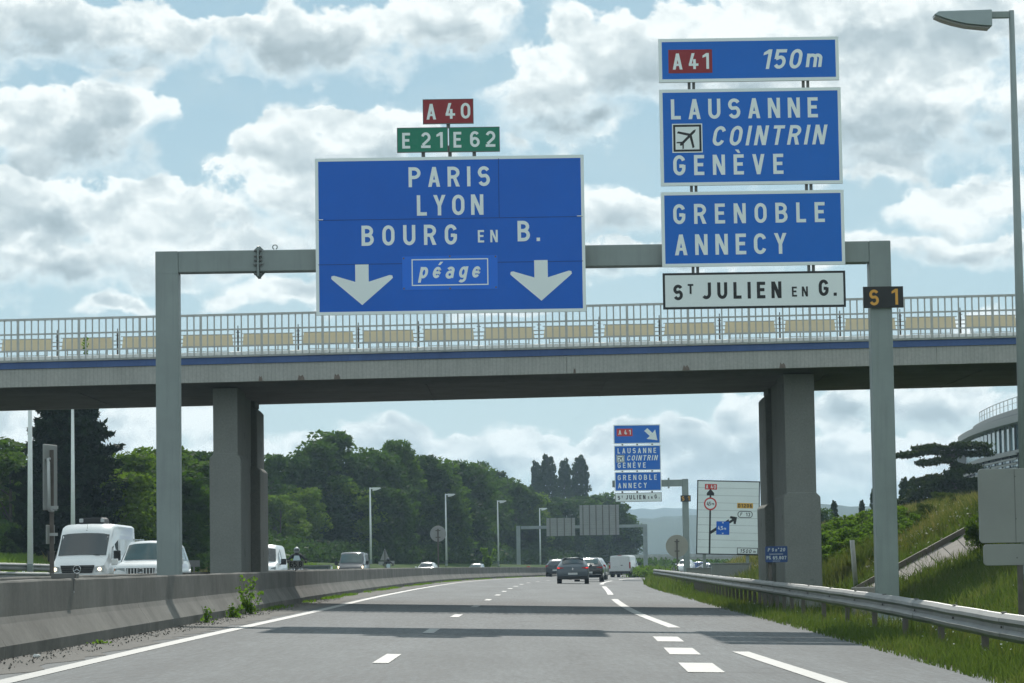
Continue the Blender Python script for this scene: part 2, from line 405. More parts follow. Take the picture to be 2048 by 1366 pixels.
def bank(x, y):
    s = x-(XGr(y)+3.6 if y < 180 else XGr(y)+3.0)
    if s <= 0: return 0.0
    cap = 6.2+(3.2-6.2)*smooth(84, 96, y)
    cap = cap*(1-.75*smooth(200, 330, y))
    h = (.37+.15*smooth(78.8, 82.2, y)-.11*smooth(84, 100, y))*s
    soft = h if h < cap*.8 else cap*.8+cap*.2*(1-math.exp(-(h-cap*.8)/(cap*.2)))
    return soft+max(0, min(x, 120)-XGr(y)-3.6-cap/.6)*.05*(1-smooth(260, 420, y))
def H(x, y):
    xb = XB(y)
    if x > xb-.4:
        z = -.025*min(x, max(XGr(y), -3))
        g = x-XGr(y)
        if g > 0: z -= .10*smooth(0, 2.5, g)
        return z+bank(x, y)
    z = zL(y); u = (xb-14.2)-x
    if u > 0: z += min(.2*u, 1.5)+max(0, min(u-9, 90))*.02
    return z

def structure(o, nm=None): o['kind'] = 'structure'; return o
# terrain sheet
def terrain():
    ys = list(np.arange(-30, 60, 3))+list(np.arange(60, 130, 2.0))+list(np.arange(130, 350, 5))+list(np.arange(350, 700, 25))+[800, 1000, 1400, 2000, 3000, 4500, 7000, 11000]
    us = [-9000, -4000, -2000, -900, -400, -200, -120, -80, -55]+list(np.arange(-40, -8, 2.0))+[-7, -3, -.45, -.3, 0, 1, 2, 4, 6, 8]
    vs_r = [-.5, 0, .6, 1.2, 1.8, 2.5, 3.1]+list(np.arange(3.6, 16, .7))+list(np.arange(16, 60, 3))+[70, 90, 130, 200, 400, 900, 2000, 4000, 9000]
    V = []; nx = len(us)+len(vs_r)
    for y in ys:
        xb, xg = XB(y), XGr(y)
        row = [xb+u for u in us if xb+u < xg-.6]
        while len(row) < len(us): row.append(xg-.6+.001*len(row))
        row += [xg+v for v in vs_r]
        for x in row:
            z = H(x, y)
            inside = (xb-13.0 < x < xg-.01)
            lump = 0 if inside else (.05*math.sin(x*1.7+y*.9)+.05*math.sin(x*.6-y*1.3+1)+.03*math.sin(x*3.1+y*2.3))
            if xg-.1 < x < xg+.5: lump = 0
            V.append((x, y, z-(.12 if inside else .012)+lump*(1 if x > xg+1 or x < xb-16 else 0)))
    Fc = [(j*nx+i, j*nx+i+1, (j+1)*nx+i+1, (j+1)*nx+i) for j in range(len(ys)-1) for i in range(nx-1)]
    me = bpy.data.meshes.new('ground'); me.from_pydata(V, [], Fc); o = bpy.data.objects.new('ground', me)
    finish(o, me, grassmat('ground_grass', (.030, .062, .012), (.05, .095, .018), (.09, .10, .035), 0), None, True)
    structure(o)
terrain()
# strips of surface that follow the road
def strip(name, fa, fb, y0, y1, m, zo=0.0, dy=2.0, zf=None, n=4, kind='structure', parent=None, jag=0.0):
    V = []; Y_ = list(np.arange(y0, y1, dy))+[y1]
    rng = random.Random(hash(name) % 1000)
    for y in Y_:
        a, b = fa(y), fb(y)+(rng.uniform(-jag, jag) if jag else 0)
        for i in range(n+1):
            x = a+(b-a)*i/n; V.append((x, y, (zf(x, y) if zf else -.025*x)+zo))
    Fc = [(j*(n+1)+i, j*(n+1)+i+1, (j+1)*(n+1)+i+1, (j+1)*(n+1)+i) for j in range(len(Y_)-1) for i in range(n)]
    me = bpy.data.meshes.new(name); me.from_pydata(V, [], Fc); o = bpy.data.objects.new(name, me); finish(o, me, m, parent, False)
    if kind: o['kind'] = kind
    return o
strip('road', lambda y: XB(y)-.1, XGr, -25, 520, mAsph, 0, 1.0, n=8, jag=.05)
strip('oncoming_road', lambda y: XB(y)-12.9, lambda y: XB(y)-2.9, -25, 520, mAsph2, 0.0, 3.0, zf=lambda x, y: zL(y), n=4)
strip('median_ground', lambda y: XB(y)-2.9, lambda y: XB(y)-.5, -25, 520, mShould, .006, 4.0, zf=lambda x, y: zL(y), n=2)
mGrit = concrete('edge_grit', (.125, .12, .108), 1.0, .0)
strip('shoulder_dirt', lambda y: XB(y)-.02, lambda y: XB(y)+.72+.2*smooth(30, 70, y), 5, 260, mGrit, .004, .7, n=2, jag=.13)
strip('edge_line', lambda y: XB(y)+.86+.25*smooth(30, 70, y)-.10*smooth(90, 150, y), lambda y: XB(y)+1.06+.25*smooth(30, 70, y)-.10*smooth(90, 150, y), 8, 330, mLine, .005, 1.5, n=1)
def dash(y0, y1, xf, wd, name='lane_dash'):
    return strip(name, lambda y: xf(y)-wd/2, lambda y: xf(y)+wd/2, y0, y1, mLine, .006, min(1.0, (y1-y0)/2), n=1)
XD = spline([(0, -1.5), (31, -1.42), (44, -1.32), (57, -1.2), (70, -1.0), (84, -.8), (97, -.6), (115, -.36), (130, -.1), (162, .75), (200, 3.0), (240, 6.3), (290, 13)])
for k in range(-2, 17):
    y = 31.4+13.0*k; dash(y-1.5, y+1.5, XD, .17 if y < 120 else .2)
XS = spline([(0, 3.1), (24, 2.93), (35.5, 2.75), (50, 2.68), (62, 2.66), (75, 2.8), (95, 3.2), (110, 3.6), (141, 4.35), (156, 4.7), (184, 6.0), (210, 7.8), (250, 11.5), (290, 17)])
for (a, b) in ((-14, 35.2), (48.5, 88), (101, 140), (153.5, 192), (205, 244)):
    dash(a, b, XS, .21, 'shoulder_line')
XT = spline([(0, 1.55), (24, 1.80), (29.6, 1.90), (35.2, 2.03), (41, 2.17), (47, 2.3)])
for y in (12.6, 18.3, 24.0, 29.6, 35.2, 40.9): dash(y-1.35, y+1.35, XT, .37, 'exit_dash')
# ------------------------------------------------------------ concrete median barriers
def barrier_profile(): return [(-.30, 0), (-.31, .16), (-.165, .37), (-.13, .44), (-.118, .79), (-.105, .81), (.105, .81), (.118, .79), (.13, .44), (.165, .37), (.31, .16), (.30, 0)]
def barrier(name, off, y0, y1, label, zf, step=2.0, seglen=12.0, hs=1.0):
    t = thing(name, (0, 0, 0), label, 'barrier', 'concrete barriers between the carriageways')
    y = y0; k = 0
    while y < y1-.1:
        ye = min(y+seglen, y1); mb = MB(); rings = []
        n = max(2, int((ye-y)/step))
        for i in range(n+1):
            yy = y+(ye-y-.012)*i/n
            xc = XB(yy)-.31+off; zb = zf(xc, yy)-.04
            sl = (XB(yy+1)-XB(yy-1))/2; nv = math.sqrt(1+sl*sl)
            j = .004*math.sin(yy*3.1+off)
            rings.append([(xc+px*nv+j, yy, zb+pz*hs*(1.05)+(.004*math.sin(yy*1.7) if pz > .5 else 0)) for px, pz in barrier_profile()])
        mb.loft(rings, True, True); mb.build('barrier_segment', mBarr, t)
        y = ye; k += 1
    return t
barrier('concrete_barrier', 0.0, -18, 420, 'stained concrete barrier along the left edge of the road, lit on its lower slope', lambda x, y: -.025*x)
barrier('concrete_barrier', -2.15, -18, 420, 'second concrete barrier behind the first, edging the oncoming carriageway', lambda x, y: zL(y)-.02)

# ------------------------------------------------------------ the overbridge
BY0, BY1 = 70.5, 80.6
GR = .010
def bz(x): return GR*x           # the deck climbs gently to the right
br = thing('road_bridge', (0, BY0, 0), 'grey concrete road bridge with a faded blue stripe crossing over the motorway', 'bridge')
def slab_x(mb, poly, x0, x1):    # poly in (y, z) local to the bridge, sheared with the gradient
    return mb.loft([[(x, y, z+bz(x)) for y, z in poly] for x in (x0, x1)], True, True)
XA, XZ = -24.0, 24.0
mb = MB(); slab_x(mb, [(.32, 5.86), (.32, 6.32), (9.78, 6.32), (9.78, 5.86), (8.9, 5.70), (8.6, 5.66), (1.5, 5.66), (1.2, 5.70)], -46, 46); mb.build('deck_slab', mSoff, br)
fasc = [-46, -30.4, -23.9, -13.95, 1.35, 10.55, 24, 46]
for a, b in zip(fasc[:-1], fasc[1:]):
    mb = MB(); slab_x(mb, [(.02, 5.74), (.02, 6.185), (.316, 6.185), (.316, 5.80), (.28, 5.74)], a+.004, b-.004); mb.build('fascia_panel', mDeck, br)
mb = MB(); slab_x(mb, [(-.012, 6.189), (-.012, 6.35), (.31, 6.35), (.31, 6.189)], -46, 46); mb.build('blue_stripe', mBlueBand, br)
cx = -46.0
while cx < 46:
    mb = MB(); slab_x(mb, [(-.05, 6.354), (-.075, 6.40), (-.03, 6.475), (.12, 6.50), (.40, 6.50), (.40, 6.354)], cx, cx+1.995 if abs(cx) > 16 else cx+1.995)
    mb.build('coping_block', mCope, br); cx += 2.0
mb = MB(); slab_x(mb, [(9.78, 5.74), (9.78, 6.50), (10.1, 6.50), (10.1, 5.74)], -46, 46); mb.build('far_fascia', mDeck, br)
mSpall = mat('spalled_concrete', (.20, .165, .14), .95, var=.3, scale=12)
for px_, py_, w_ in ((521, 757, .05), (602, 754, .09), (674, 757, .08), (1149, 738, .03), (1372, 733, .09), (1565, 731, .08)):
    q_ = W(px_, py_, BY0); zz = 5.742+bz(q_.x)
    MB().prism_y([(q_.x-w_, zz), (q_.x+w_, zz), (q_.x+w_*.9, zz+.06), (q_.x+w_*.4, zz+.13), (q_.x-w_*.2, zz+.09), (q_.x-w_*.6, zz+.14)], .014, .019).build('spalled_patch', mSpall, br)
# joint lines across the soffit
for jx in (-19, -15.2, -11, -2.2, 2.4, 8, 11.9, 15):
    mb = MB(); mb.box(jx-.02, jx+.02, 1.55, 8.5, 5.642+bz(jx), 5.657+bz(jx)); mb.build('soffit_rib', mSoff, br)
# near railing: posts, bars, rails
rl = thing('bridge_railing', (0, BY0, 0), 'pale metal railing of upright bars on the near edge of the bridge', 'railing')
def xr_beam(mb, y0, y1, z0, z1, a=-46, b=46): return slab_x(mb, [(y0, z0), (y0, z1), (y1, z1), (y1, z0)], a, b)
xr_beam(MB(), -.13, -.07, 7.375, 7.43).build('top_rail', mRail, rl)
xr_beam(MB(), -.115, -.085, 7.015, 7.055).build('middle_rail', mRail, rl)
xr_beam(MB(), -.115, -.085, 6.60, 6.635).build('bottom_rail', mRail, rl)
s0 = MB().box(-.0175, .0175, -.112, -.088, 6.40, 7.38).build('baluster', mRail, rl)
p0 = MB().box(-.03, .03, -.125, -.08, 6.37, 7.376).build('rail_post', mRail, rl)
PER = 1.513; first = True; firstp = True; x = -9*PER*1.0-.16-4*PER; nb = 0
xx = x
while xx < 24.5:
    if firstp: p0.location = (xx, 0, bz(xx)); firstp = False
    else: share(p0, 'rail_post', rl, (xx, 0, bz(xx)))
    for k in range(1, 9):
        bx = xx+PER*k/9
        if first: s0.location = (bx, 0, bz(bx)); first = False
        else: share(s0, 'baluster', rl, (bx, 0, bz(bx)))
    xx += PER
for side in (-1, 1):
    mb = MB(); q = x-PER/9 if side < 0 else xx
    while abs(q) < 45: mb.box(q-.0175, q+.0175, -.112, -.088, 6.40+bz(q), 7.38+bz(q)); q += side*PER/9
    o = mb.build('outer_balusters', mRail, rl); o['kind'] = 'stuff'
# safety rail with cream panels behind
sf = thing('safety_barrier', (0, BY0+.75, 0), 'row of cream panels on thin posts along the bridge deck behind the bars', 'barrier')
xr_beam(MB(), -.03, .0, 6.875, 6.90).build('rail', mGalv, sf)
xr_beam(MB(), -.03, .0, 6.775, 6.80).build('rail', mGalv, sf)
pn = MB(); pn.loft([[(-.64, y, 6.70), (.64, y, 6.70), (.61, y, 6.975), (-.61, y, 6.975)] for y in (-.055, -.035)], True, True)
pn = pn.build('cream_panel', mPanel, sf)
fr = MB(); 
for (a, b, c, d) in ((-.66, .66, 6.972, 6.99), (-.66, .66, 6.685, 6.70)): fr.box(a, b, -.07, -.032, c, d)
fr = fr.build('panel_frame', mGalv, sf)
ps = MB().box(-.02, .02, -.03, .01, 6.5, 7.12).box(-.05, .05, -.02, 0, 7.02, 7.035).box(-.035, .035, -.02, 0, 6.93, 6.945).cyl((0, -.01, 7.12), (0, -.01, 7.2), .012, .012, 6).build('post', mGalvD, sf)
lg = MB()
for lx in (-.5, -.25, 0, .25, .5): lg.box(lx-.015, lx+.015, -.05, -.03, 6.5, 6.69)
lg.box(-.5, .5, -.045, -.035, 6.56, 6.575); lg = lg.build('panel_leg_frame', mGalv, sf); lg['kind'] = 'stuff'
x = W(54, 697, BY0+.7).x-10*PER; i = 0
while x < 24:
    for (o, dx) in ((pn, 0), (fr, 0), (lg, 0), (ps, PER/2)):
        xq = x+dx
        if i == 0: o.location = (xq, 0, bz(xq))
        else: share(o, o.name.split('.')[0], sf, (xq, 0, bz(xq)))
    x += PER; i += 1
# far railing
rf = thing('bridge_railing', (0, BY1-.25, 0), 'low rail on the far edge of the bridge behind the cream panels', 'railing')
xr_beam(MB(), 0, .05, 6.90, 6.93).build('top_rail', mRail, rf)
mb = MB()
for q in np.arange(-24, 24, 1.5): mb.box(q-.02, q+.02, 0, .05, 6.5+bz(q), 6.9+bz(q))
mb.build('rail_posts', mRail, rf)['kind'] = 'stuff'
# piers
def pier(x0, x1, side, zcas, label, gx):
    t = thing('bridge_pier', ((x0+x1)/2, BY0+1.2, 0), label, 'pier', 'wall piers carrying the bridge')
    hw = (x1-x0)/2; zt = 5.665+bz((x0+x1)/2); L = 7.6
    s = side
    def seg(nm, ya, yb, w_, z0, z1, cham=.0):
        mb = MB()
        pr = [(-w_, z0), (-w_, z1-cham), (-w_+cham, z1), (w_-cham, z1), (w_, z1-cham), (w_, z0)]
        mb.prism_y(pr, ya, yb); return mb.build(nm, mPier, t, bevel=.02)
    seg('column', 0, 2.1, hw, -.5, zt)
    seg('web', 2.1, 5.5, hw-.16, -.5, zt)
    seg('column', 5.5, 7.6, hw, -.5, zt-.16, .12)
    seg('bearing_block', 5.9, 7.2, hw*.7, zt-.16, zt)
    seg('plinth_casing', -.09, 2.3, hw+.09, -.5, zcas, .12)
    seg('plinth_casing', 5.3, 7.7, hw+.09, -.5, zcas-.15, .12)
    return t
pl_l = W(427, 1000, 71.7).x; pl_r = W(476, 1000, 71.7).x
pier(pl_l, pl_r, 1, 3.95, 'tall concrete bridge pier standing in the median behind the left gantry post', 0)
pr_l = W(1571, 900, 71.7).x; pr_r = W(1631, 900, 71.7).x
pier(pr_l, pr_r, -1, 2.75, 'concrete bridge pier with patched spots on the grass right of the road', 0)
# ------------------------------------------------------------ road-sign lettering, drawn stroke by stroke
TT = .168                                     # stroke width for cap height 1
def arc(cx, cy, rx, ry, a0, a1, n=9):
    return [(cx+rx*math.cos(R(a0+(a1-a0)*i/n)), cy+ry*math.sin(R(a0+(a1-a0)*i/n))) for i in range(n+1)]
def stroke(pts, t, close=False):
    P = []
    for p in pts:
        if not P or (Vector(p)-P[-1]).length > .004: P.append(Vector(p))
    if close and (P[0]-P[-1]).length < .004: P.pop()
    n = len(P); out = []
    for i in range(n):
        if close: a, b = P[i-1], P[(i+1) % n]; d0 = (P[i]-a).normalized(); d1 = (b-P[i]).normalized()
        else:
            d0 = (P[i]-P[i-1]).normalized() if i else (P[1]-P[0]).normalized()
            d1 = (P[i+1]-P[i]).normalized() if i < n-1 else d0
        nn = Vector((-(d0.y+d1.y), d0.x+d1.x))
        if nn.length < 1e-6: nn = Vector((-d0.y, d0.x))
        nn.normalize(); k = max(.5, nn.dot(Vector((-d0.y, d0.x))))
        out.append((P[i]+nn*t/2/k, P[i]-nn*t/2/k))
    q = []
    rng_ = range(n) if close else range(n-1)
    for i in rng_:
        a, b = out[i], out[(i+1) % n]; q.append([tuple(a[0]), tuple(a[1]), tuple(b[1]), tuple(b[0])])
    return q
def glyph(ch, t=TT):
    h = t/2; T = 1-h; S = []; Q = []           # S centre lines, Q polygons
    w = {'I': t, '1': .40, 'E': .50, 'L': .48, 'J': .50, 'M': .78, 'm': .80, '.': t, ',': t, ' ': .30, "'": t, 'a': .50, 'e': .50, 'é': .50, 'g': .50, 'p': .50, 'n': .48,
         'È': .50, 'T': .56, 'º': .28, '>': .6}.get(ch, .60)
    m = w/2; rx = m-h
    if ch in 'OQ0': 
        r = min(rx, .30); S.append((arc(m, 1-h-.28, rx, .28, 0, 180, 10)+arc(m, h+.28, rx, .28, 180, 360, 10), True))
    elif ch == 'I': S.append(([(h, 0), (h, 1)], False))
    elif ch == 'L': S += [([(h, 0), (h, 1)], False), ([(t*.9, h), (w, h)], False)]
    elif ch in 'EÈF':
        S += [([(h, 0), (h, 1)], False), ([(t*.9, T), (w, T)], False), ([(t*.9, .52), (w*.9, .52)], False)]
        if ch != 'F': S.append(([(t*.9, h), (w, h)], False))
        if ch == 'È': Q.append([(.08, 1.24), (.26, 1.24), (.34, 1.07), (.22, 1.07)])
    elif ch == 'T': S += [([(0, T), (w, T)], False), ([(m, 0), (m, 1-t*.9)], False)]
    elif ch == 'N': 
        k = t*1.12; Q += [[(0, 0), (t, 0), (t, 1), (0, 1)], [(w-t, 0), (w, 0), (w, 1), (w-t, 1)], [(0, 1), (k, 1), (w, 0), (w-k, 0)]]
    elif ch == 'A':
        k = t*1.05; Q += [[(0, 0), (k, 0), (m+k/2, 1), (m-k/2, 1)], [(w-k, 0), (w, 0), (m+k/2, 1), (m-k/2, 1)], [(.17, .22), (w-.17, .22), (w-.2, .22+t*.85), (.2, .22+t*.85)]]
    elif ch == 'V':
        k = t*1.05; Q += [[(0, 1), (k, 1), (m+k/2, 0), (m-k/2, 0)], [(w-k, 1), (w, 1), (m+k/2, 0), (m-k/2, 0)]]
    elif ch == 'Y':
        k = t*1.08; Q += [[(m-h, 0), (m+h, 0), (m+h, .46), (m-h, .46)], [(0, 1), (k, 1), (m+h, .42), (m-h*.8, .42)], [(w-k, 1), (w, 1), (m+h*.8, .42), (m-h, .42)]]
    elif ch == 'K':
        k = t*1.15; Q += [[(0, 0), (t, 0), (t, 1), (0, 1)], [(t*.9, .36), (w-k, 1), (w, 1), (t*.9, .36+k*.9)], [(t+.06, .50), (w-k, 0), (w, 0), (t+.17, .62)]]
    elif ch == 'D': S.append((
        [(h, h), (h, T), (m-.02, T)]+arc(m-.02, T-.3, m-h+.02, .3, 90, 0, 6)+arc(m-.02, h+.3, m-h+.02, .3, 0, -90, 6), True))
    elif ch in 'PRB':
        yb = .50-h*.2
        S.append(([(h, 0), (h, 1)], False))
        S.append(([(t*.9, T), (m-.02, T)]+arc(m-.02, (T+yb)/2, m-h+.02, (T-yb)/2, 90, -90, 9)+[(t*.9, yb)], False))
        if ch == 'R': k = t*1.1; Q.append([(m-.06, yb+.02), (m+.11, yb+.02), (w+.01, 0), (w-k, 0)])
        if ch == 'B': S[-1] = ([(t*.9, T), (m-.03, T)]+arc(m-.03, (T+.52)/2, m-h, (T-.52)/2, 90, -90, 9)+[(t*.9, .52)], False); S.append(([(t*.9, .52), (m, .52)]+arc(m, (.52+h)/2, m-h, (.52-h)/2, 90, -90, 9)+[(t*.9, h)], False))
    elif ch in 'CG':
        S.append((arc(m, 1-h-.27, rx, .27, 18, 180, 10)+arc(m, h+.27, rx, .27, 180, 360 if ch == 'G' else 342, 11), False))
        if ch == 'G': S.append(([(w-h, h+.26), (w-h, .52)], False)); S.append(([(m+.0, .46), (w-h, .46)], False))
    elif ch == 'S' or ch == '5' and False:
        S.append((arc(m, T-.215, rx, .215, 25, 240, 11)+arc(m, h+.235, rx, .235, 65, -155, 11)[0:], False))
    elif ch == 'U': S.append(([(h, 1)]+arc(m, h+.26, rx, .26, 180, 360, 12)+[(w-h, 1)], False))
    elif ch == 'J': S.append((arc(w*.42, h+.22, w*.42-h*.2, .22, 215, 360, 9)+[(w*.84-h*.2, 1)], False))
    elif ch == 'M': Q += [[(0, 0), (t, 0), (t, 1), (0, 1)], [(w-t, 0), (w, 0), (w, 1), (w-t, 1)], [(0, 1), (t*1.1, 1), (m+h, .2), (m-h, .2)], [(w-t*1.1, 1), (w, 1), (m+h, .2), (m-h, .2)]]
    elif ch == '1': S.append(([(w-h, 0), (w-h, 1)], False)); Q.append([(w-t, 1), (w-t, .78), (0, .70), (0, .84)])
    elif ch == '2': S.append((arc(m, T-.24, rx, .24, 165, -35, 10)+[(h+.02, t+.02)], False)); S.append(([(0, h), (w, h)], False))
    elif ch == '3': S += [(arc(m, T-.21, rx, .21, 150, -80, 9), False), (arc(m, h+.245, rx, .245, 80, -150, 10), False)]
    elif ch == '4': Q += [[(w-.16-t, 0), (w-.16, 0), (w-.16, .62), (w-.16-t, .62)], [(0, .20), (w, .20), (w, .20+t*.9), (0, .20+t*.9)], [(0, .28), (t*1.02, .30), (w*.62, 1), (w*.62-t*1.1, 1)]]
    elif ch == '5': S += [([(w-.04, T), (h+.02, T)], False), ([(h+.02, 1), (h+.0, .5)], False), ([(h, .52)]+arc(m-.01, h+.255, rx, .255, 130, -150, 12), False)]
    elif ch == '6': S += [(arc(m, h+.235, rx, .235, 0, 360, 16)[:-1], True), ([(h, h+.235), (h, .64)]+arc(m, T-.25, rx, .25, 180, 35, 9), False)]
    elif ch == '8': S += [(arc(m, T-.205, rx*.92, .205, 0, 360, 16)[:-1], True), (arc(m, h+.235, rx, .235, 0, 360, 16)[:-1], True)]
    elif ch == '7': S.append(([(0, T), (w, T)], False)); Q.append([(w-t*1.1, 1-t), (w, 1-t), (.12+t*1.05, 0), (.12, 0)])
    elif ch == '.': Q.append([(0, 0), (t, 0), (t, t), (0, t)])
    elif ch == ',': Q.append([(0, t), (t, t), (t*.6, -.14), (0, -.14)])
    elif ch == "'": Q.append([(0, .7), (t*.7, .7), (t, 1), (0, 1)])
    elif ch == 'n': S += [([(h, 0), (h, .70)], False), (arc(m, .70-h-.2, rx, .2, 160, 0, 8)+[(w-h, 0)], False)]
    elif ch == 'm': S += [([(h, 0), (h, .70)], False), (arc(.27, .70-h-.17, .27-h, .17, 160, 0, 8)+[(.54-h, 0)], False), (arc(.54, .70-h-.17, .26-h, .17, 160, 0, 8)+[(w-h, 0)], False)]
    elif ch == 'p': S += [([(h, -.26), (h, .70)], False), (arc(m, .35, rx, .35-h, 0, 360, 16)[:-1], True)]
    elif ch == 'g': S += [(arc(m, .35, rx, .35-h, 0, 360, 16)[:-1], True), ([(w-h, .70), (w-h, -.04)]+arc(m, -.04, rx, .16, 0, -140, 8), False)]
    elif ch == 'a': S += [([(w-h, 0), (w-h, .42)]+arc(m, .70-h-.16, rx, .16, 0, 150, 8), False), (arc(m, .21, rx, .21-h*.5, 0, 360, 14)[:-1], True)]
    elif ch in 'eé':
        S.append(([(w-h, .36)]+arc(m, .35, rx, .35-h, 0, 320, 15), False)); S.append(([(h, .34), (w-h, .34)], False))
        if ch == 'é': Q.append([(m-.02, .80), (m+.12, .80), (m+.26, 1.0), (m+.08, 1.0)])
    elif ch == 'º': S.append((arc(.14, .86, .08, .08, 0, 360, 10)[:-1], True))
    elif ch == '>': Q += [[(0, 0), (.14, 0), (.28, 1), (.14, 1)], [(.26, .35), (.38, .35), (.42, .62), (.3, .62)], [(.34, .95), (.5, .55), (.66, .98), (.5, 1.05)]]
    return w, S, Q
YSTEP = .0006
def text(par, s, x0, x1, zb, cap, m, y, italic=0.0, t=TT, label=None, narrow=1.0, name='lettering'):
    """s drawn from x0 to x1 (tracking fills the width), baseline zb, cap height cap, face at depth y (towards -y)"""
    gl = [glyph(c, t) for c in s]; tot = sum(g[0] for g in gl)*cap*narrow
    gap = (x1-x0-tot)/max(1, len(s)-1); x = x0; o = None
    for (w, S, Q), c in zip(gl, s):
        k = 0; mb = MB()
        for pts, cl in S:
            for q in stroke(pts, t, cl): mb.flat([(x+(px+pz*italic)*cap*narrow, zb+pz*cap) for px, pz in q], y-k*YSTEP)
            k += 1
        for q in Q:
            mb.flat([(x+(px+pz*italic)*cap*narrow, zb+pz*cap) for px, pz in q], y-k*YSTEP); k += 1
        x += w*cap*narrow+gap
        if not mb.v: continue
        me = bpy.data.meshes.new('letter'); me.from_pydata(mb.v, [], mb.f)
        bm = bmesh.new(); bm.from_mesh(me)
        for fc in bm.faces:
            fc.normal_update()
            if fc.normal.y > 0: fc.normal_flip()
        bm.to_mesh(me); bm.free()
        o = bpy.data.objects.new('letter', me); finish(o, me, m, par, False)
    return o
def rrect(x0, x1, z0, z1, r, n=5):
    P = []
    for cx, cz, a in ((x1-r, z0+r, -90), (x1-r, z1-r, 0), (x0+r, z1-r, 90), (x0+r, z0+r, 180)):
        P += [(cx+r*math.cos(R(a+90*i/n)), cz+r*math.sin(R(a+90*i/n))) for i in range(n+1)]
    return P
class Sign:
    """a board at distance D; content is laid out in photo-pixel units measured from its lower left corner"""
    def __init__(s, name, D, x0, y0, x1, y1, label, cat='road sign', group=None, face=mSignBlue, rim=mSignWhite, rimw=.062, thick=.05, r=0.0, back=mAlu, rz=0, yaw=0, loc=None, s_=None):
        s.D = D; c = W((x0+x1)/2, (y0+y1)/2, D) if loc is None else loc
        s.k = D/F if s_ is None else s_; s.w, s.h = (x1-x0)*s.k, (y1-y0)*s.k; s.x0, s.y1 = x0, y1
        s.t = thing(name, c, label, cat, group)
        s.t.rotation_euler = (0, rz, yaw)
        a, b = s.w/2, s.h/2
        P = rrect(-a, a, -b, b, r) if r else [(-a, -b), (a, -b), (a, b), (-a, b)]
        MB().prism_y(P, .0, thick).build('backing', back, s.t)
        if rim is not None:
            rw = rimw
            Pi = rrect(-a+rw, a-rw, -b+rw, b-rw, max(r-rw*.6, .004)) if r else [(-a+rw, -b+rw), (a-rw, -b+rw), (a-rw, b-rw), (-a+rw, b-rw)]
            mb = MB(); n = len(P)
            V = [(x, -.004, z) for x, z in P]+[(x, -.004, z) for x, z in Pi]+[(x, -.0005, z) for x, z in P]+[(x, -.0005, z) for x, z in Pi]
            mb.add(V, [(i, (i+1) % n, n+(i+1) % n, n+i) for i in range(n)]+[(i, (i+1) % n, 2*n+(i+1) % n, 2*n+i) for i in range(n)]+[(n+i, n+(i+1) % n, 3*n+(i+1) % n, 3*n+i) for i in range(n)])
            mb.build('border', rim, s.t)
            MB().prism_y(Pi, -.002, -.0004).build('face', face, s.t)
        else: MB().prism_y([(x*.998, z*.998) for x, z in P], -.002, -.0004).build('face', face, s.t)
        s.y = -.0042
    def X(s, px): return (px-s.x0)*s.k-s.w/2
    def Z(s, py): return (s.y1-py)*s.k-s.h/2
    def text(s, st, xa, xb, ybase, ytop, m=mSignWhite, italic=0, t=TT, dy=0, narrow=1.0, label=None):
        return text(s.t, st, s.X(xa), s.X(xb), s.Z(ybase), (ybase-ytop)*s.k, m, s.y-.001-dy, italic, t, label, narrow)
    def poly(s, pts, m, nm, dy=0, label=None):
        o = MB().flat([(s.X(x), s.Z(y)) for x, y in pts], s.y-dy).build(nm, m, s.t)
        if label: o['label'] = label
        return o
    def rect(s, xa, ya, xb, yb, m, nm, dy=0): return s.poly([(xa, yb), (xb, yb), (xb, ya), (xa, ya)], m, nm, dy)
    def frame(s, xa, ya, xb, yb, wd, m, nm, dy=0):
        o = [(xa, ya), (xb, ya), (xb, yb), (xa, yb)]; i = [(xa+wd, ya+wd), (xb-wd, ya+wd), (xb-wd, yb-wd), (xa+wd, yb-wd)]
        V = [(s.X(x), s.y-dy, s.Z(y)) for x, y in o+i]
        return MB().add(V, [(k, (k+1) % 4, 4+(k+1) % 4, 4+k) for k in range(4)]).build(nm, m, s.t)
# ------------------------------------------------------------ the gantry
GD = 54.5
def gpt(px, py, D=GD): return W(px, py, D)
gy = GD
xl0, xl1 = gpt(309, 900).x, gpt(355.5, 900).x
xr0, xr1 = gpt(1751.3, 900).x, gpt(1795, 900).x
zt = gpt(1040, 489).z; zb_ = gpt(1040, 532).z
ga = thing('sign_gantry', ((xl0+xr1)/2, gy+.45, 0), 'grey green steel portal gantry spanning the road in front of the bridge', 'gantry')
o0 = Vector(ga.location)
def gb(x0, x1, z0, z1, nm, y0=-.2, y1=.2, bev=.012, m=mGantry):
    return MB().box(x0-o0.x, x1-o0.x, y0, y1, z0, z1).build(nm, m, ga, bevel=bev)
gb(xl0, xl1, -.3, zt, 'post'); gb(xr0, xr1, -.25, zt, 'post')
gx = gpt(514, 515).x
gb(xl1+.002, gx-.02, zb_, zt-.004, 'beam'); gb(gx+.02, xr0-.002, zb_, zt-.004, 'beam')
MB().box(xr0-o0.x-.22, xr1-o0.x+.22, -.32, .32, -.45, -.10).build('post_footing', concrete('footing_concrete', (.5, .5, .47)), ga, bevel=.02)
